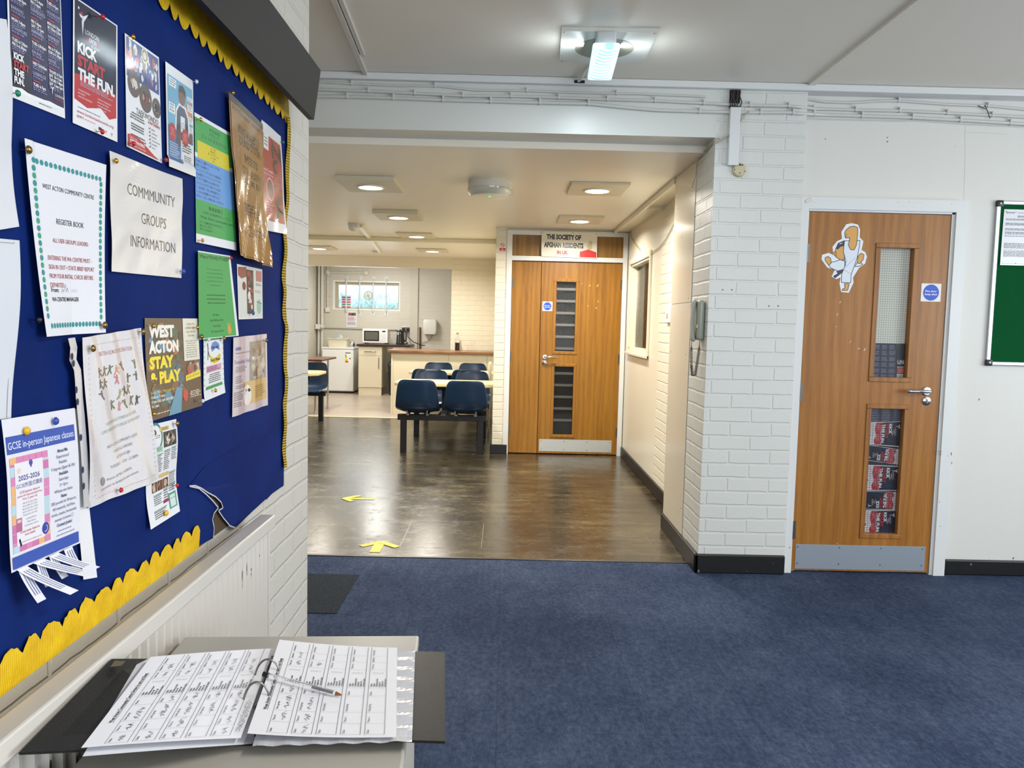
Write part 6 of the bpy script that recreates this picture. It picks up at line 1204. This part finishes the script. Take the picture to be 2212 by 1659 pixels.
# leather corner patch and label pocket
b = B(); p = [at(x, y, Z=zl + .0045) for x, y in ((248, 1427), (272, 1428), (262, 1438), (238, 1441))]; b.poly(p); b.obj('corner_mount', mat('#8f8668', .4, .5), binder)
UP = (0, 0, 1)
def page(px, z, fn, name, label=None, paper='#e9e9ee', df=None, rough=.6, coat=0, base=0, parent=binder, n=22):
    zs = z if isinstance(z, (list, tuple)) else [z] * 4
    A = Art([at(*c, Z=zz) for c, zz in zip(px, zs)], UP, paper, rough, deform=df, base=base, n=n, coat=coat)
    if fn: fn(A)
    return A.done(name, label=label, parent=parent)
rs = random.Random(21)
def scrawl(A, u, v, du, dv, col='#3a3d48', n=14, w=.0006):   # handwriting running up the turned sheet
    pu_, pv_ = u, v
    for k in range(n):
        f_ = (k + 1) / n; nu = u + du * f_ + rs.uniform(-.014, .014); nv = v + dv * (1 if k % 2 else -1) * rs.uniform(.3, 1); A.line(pu_, pv_, nu, nv, w, col); pu_, pv_ = nu, nv
def form(full):
    def fn(A):
        ink = '#4a4a50'; A.text('West Acton Community Centre Signing in and out Sheet', .22, .075, .024, '#202024', w=.55, bold=.03); A.line(.22, .082, .77, .082, .0007, '#202024')
        cols = [('Date', .03), ('Time in', .13), ('User group', .235), ('Name', .40), ('Check list', .49), ('Time out', .70), ('Signature', .79), ('Comments', .875)]
        for k in range(5):
            v0 = .125 + k * .165; v1 = v0 + .135; A.line(.02, v0, .985, v0, .0006, ink); A.line(.02, v1, .985, v1, .0006, ink)
            for _, u in cols: A.line(u - .01, v0, u - .01, v1, .0004, '#9a9aa2')
            for x, u in cols:
                if x != 'Check list': A.text(x, u, v0 + .028, .017, '#3a3a42', bold=.01, wmax=.075)
            for j, x in enumerate(('Chairs', 'Tables', 'Windows closed', 'Lights off', 'Heating off', 'Any issue report')): A.text(x, .495, v0 + .026 + j * .021, .014, '#2a2a30', bold=.03); 
            for j in range(4): A.frame(.645, v0 + .03 + j * .022, .655, v0 + .042 + j * .022, .0004, '#8a8a92')
            if full or k < 2:
                for u, du in ((.035, .06), (.135, .07), (.245, .12), (.41, .06), (.71, .05), (.8, .06)):
                    if rs.random() < .85: scrawl(A, u, v0 + .085, du, .022, n=8 if du < .08 else 14)
        if full:
            for k in range(2): scrawl(A, .05, .955 + k * .022, .3, .018, n=22)
    return fn
# a turned sheet: its reading direction runs from the front edge of the cabinet to the back
hl = lambda u, v: .004 * math.sin(PI * u) * .4
page([(178, 1634), (302, 1424), (590, 1403), (530, 1608)], [.770, .776, .726, .722], None, 'lower_sheet', df=lambda u, v: .003 * v * (1 - v), paper='#e2e3ea')
page([(175, 1622), (326, 1424), (592, 1405), (520, 1600)], [.776, .782, .734, .732], form(True), 'filled_sign_in_sheet', df=lambda u, v: .004 + .01 * v * (1 - v) * .6)
page([(545, 1612), (610, 1412), (897, 1406), (890, 1602)], [.7285, .7285, .730, .730], None, 'plastic_pocket', paper='#d3d4da', rough=.12, coat=1, df=lambda u, v: .0012 * math.sin(50 * u + 9 * v) * max(0, v - .8) * 5 + .0012 * math.sin(37 * v) * max(0, .12 - u) * 8)
page([(534, 1590), (604, 1386), (858, 1399), (856, 1592)], [.738, .752, .736, .736], form(False), 'part_filled_sign_in_sheet', df=lambda u, v: .004 * (1 - v) - .012 * v * (1 - v), paper='#ececf0')
b = B(); b.hexa([at(x, y, Z=.7235) for x, y in ((527, 1608), (556, 1605), (562, 1583), (537, 1578))] + [at(x, y, Z=.7245) for x, y in ((527, 1608), (556, 1605), (562, 1583), (537, 1578))]); b.obj('index_card', mat('#8f9095', .5), binder)
b = B(); b.hexa([at(x, y, Z=.716) for x, y in ((522, 1606), (534, 1608), (600, 1440), (590, 1440))] + [at(x, y, Z=.722) for x, y in ((525, 1604), (531, 1606), (598, 1442), (592, 1442))]); b.obj('ring_mechanism', chrome, binder)
def ring(p0, p1, hgt, name):
    a, c = at(*p0, Z=.735), at(*p1, Z=.738); m_ = (a + c) / 2; u = (c - a) / 2; b = B()
    b.tube([m_ + u * (math.cos(t_) * 1.0) + Vector((0, 0, hgt * math.sin(t_) - .004)) for t_ in [PI * (1.06 - 1.12 * k / 24) for k in range(25)]], .0016, 8); b.obj(name, mat('#8d8780', .22, 1), binder, smooth=60)
ring((550, 1466), (605, 1461), .036, 'ring'); ring((525, 1519), (582, 1512), .036, 'ring')
b = B(); p = at(547, 1528, Z=.727); b.cyl(p, p + Vector((.004, .012, 0)), .004, n=12); b.obj('ring_lever', chrome, binder, smooth=40)
# ---------------------------------------------------------------- clear ballpoint pen
a, c = at(569, 1456, Z=.7575), at(740, 1502, Z=.7425); u = (c - a).normalized(); L = (c - a).length
e = empty('ballpoint_pen', a, 'clear ballpoint pen with a brown tip lying across the sign-in sheet', 'pen')
clear = NT('clear_plastic'); clear.set(Base_Color=(.95, .95, .97, 1), Roughness=.06, Transmission_Weight=.85, IOR=1.3, Coat_Weight=.5); clear = clear.m
def seg(name, f0, f1, r0, r1, m, n=6): b = B(); b.cyl(a + u * (L * f0), a + u * (L * f1), r0, r1, n=n); return b.obj(name, m, e, smooth=50 if n > 6 else None)
seg('end_plug', 0, .065, .0044, .0044, black, 12); seg('barrel', .06, .9, .0042, .0042, clear); seg('ink_tube', .62, .88, .0016, .0016, mat('#1a1a28', .4), 8); seg('shoulder', .895, .915, .0042, .0036, mat('#d8d4cc', .3), 12); seg('tip', .915, .985, .0036, .0012, mat('#7a4a24', .35), 12); seg('point', .985, 1, .0007, .0004, chrome, 8)
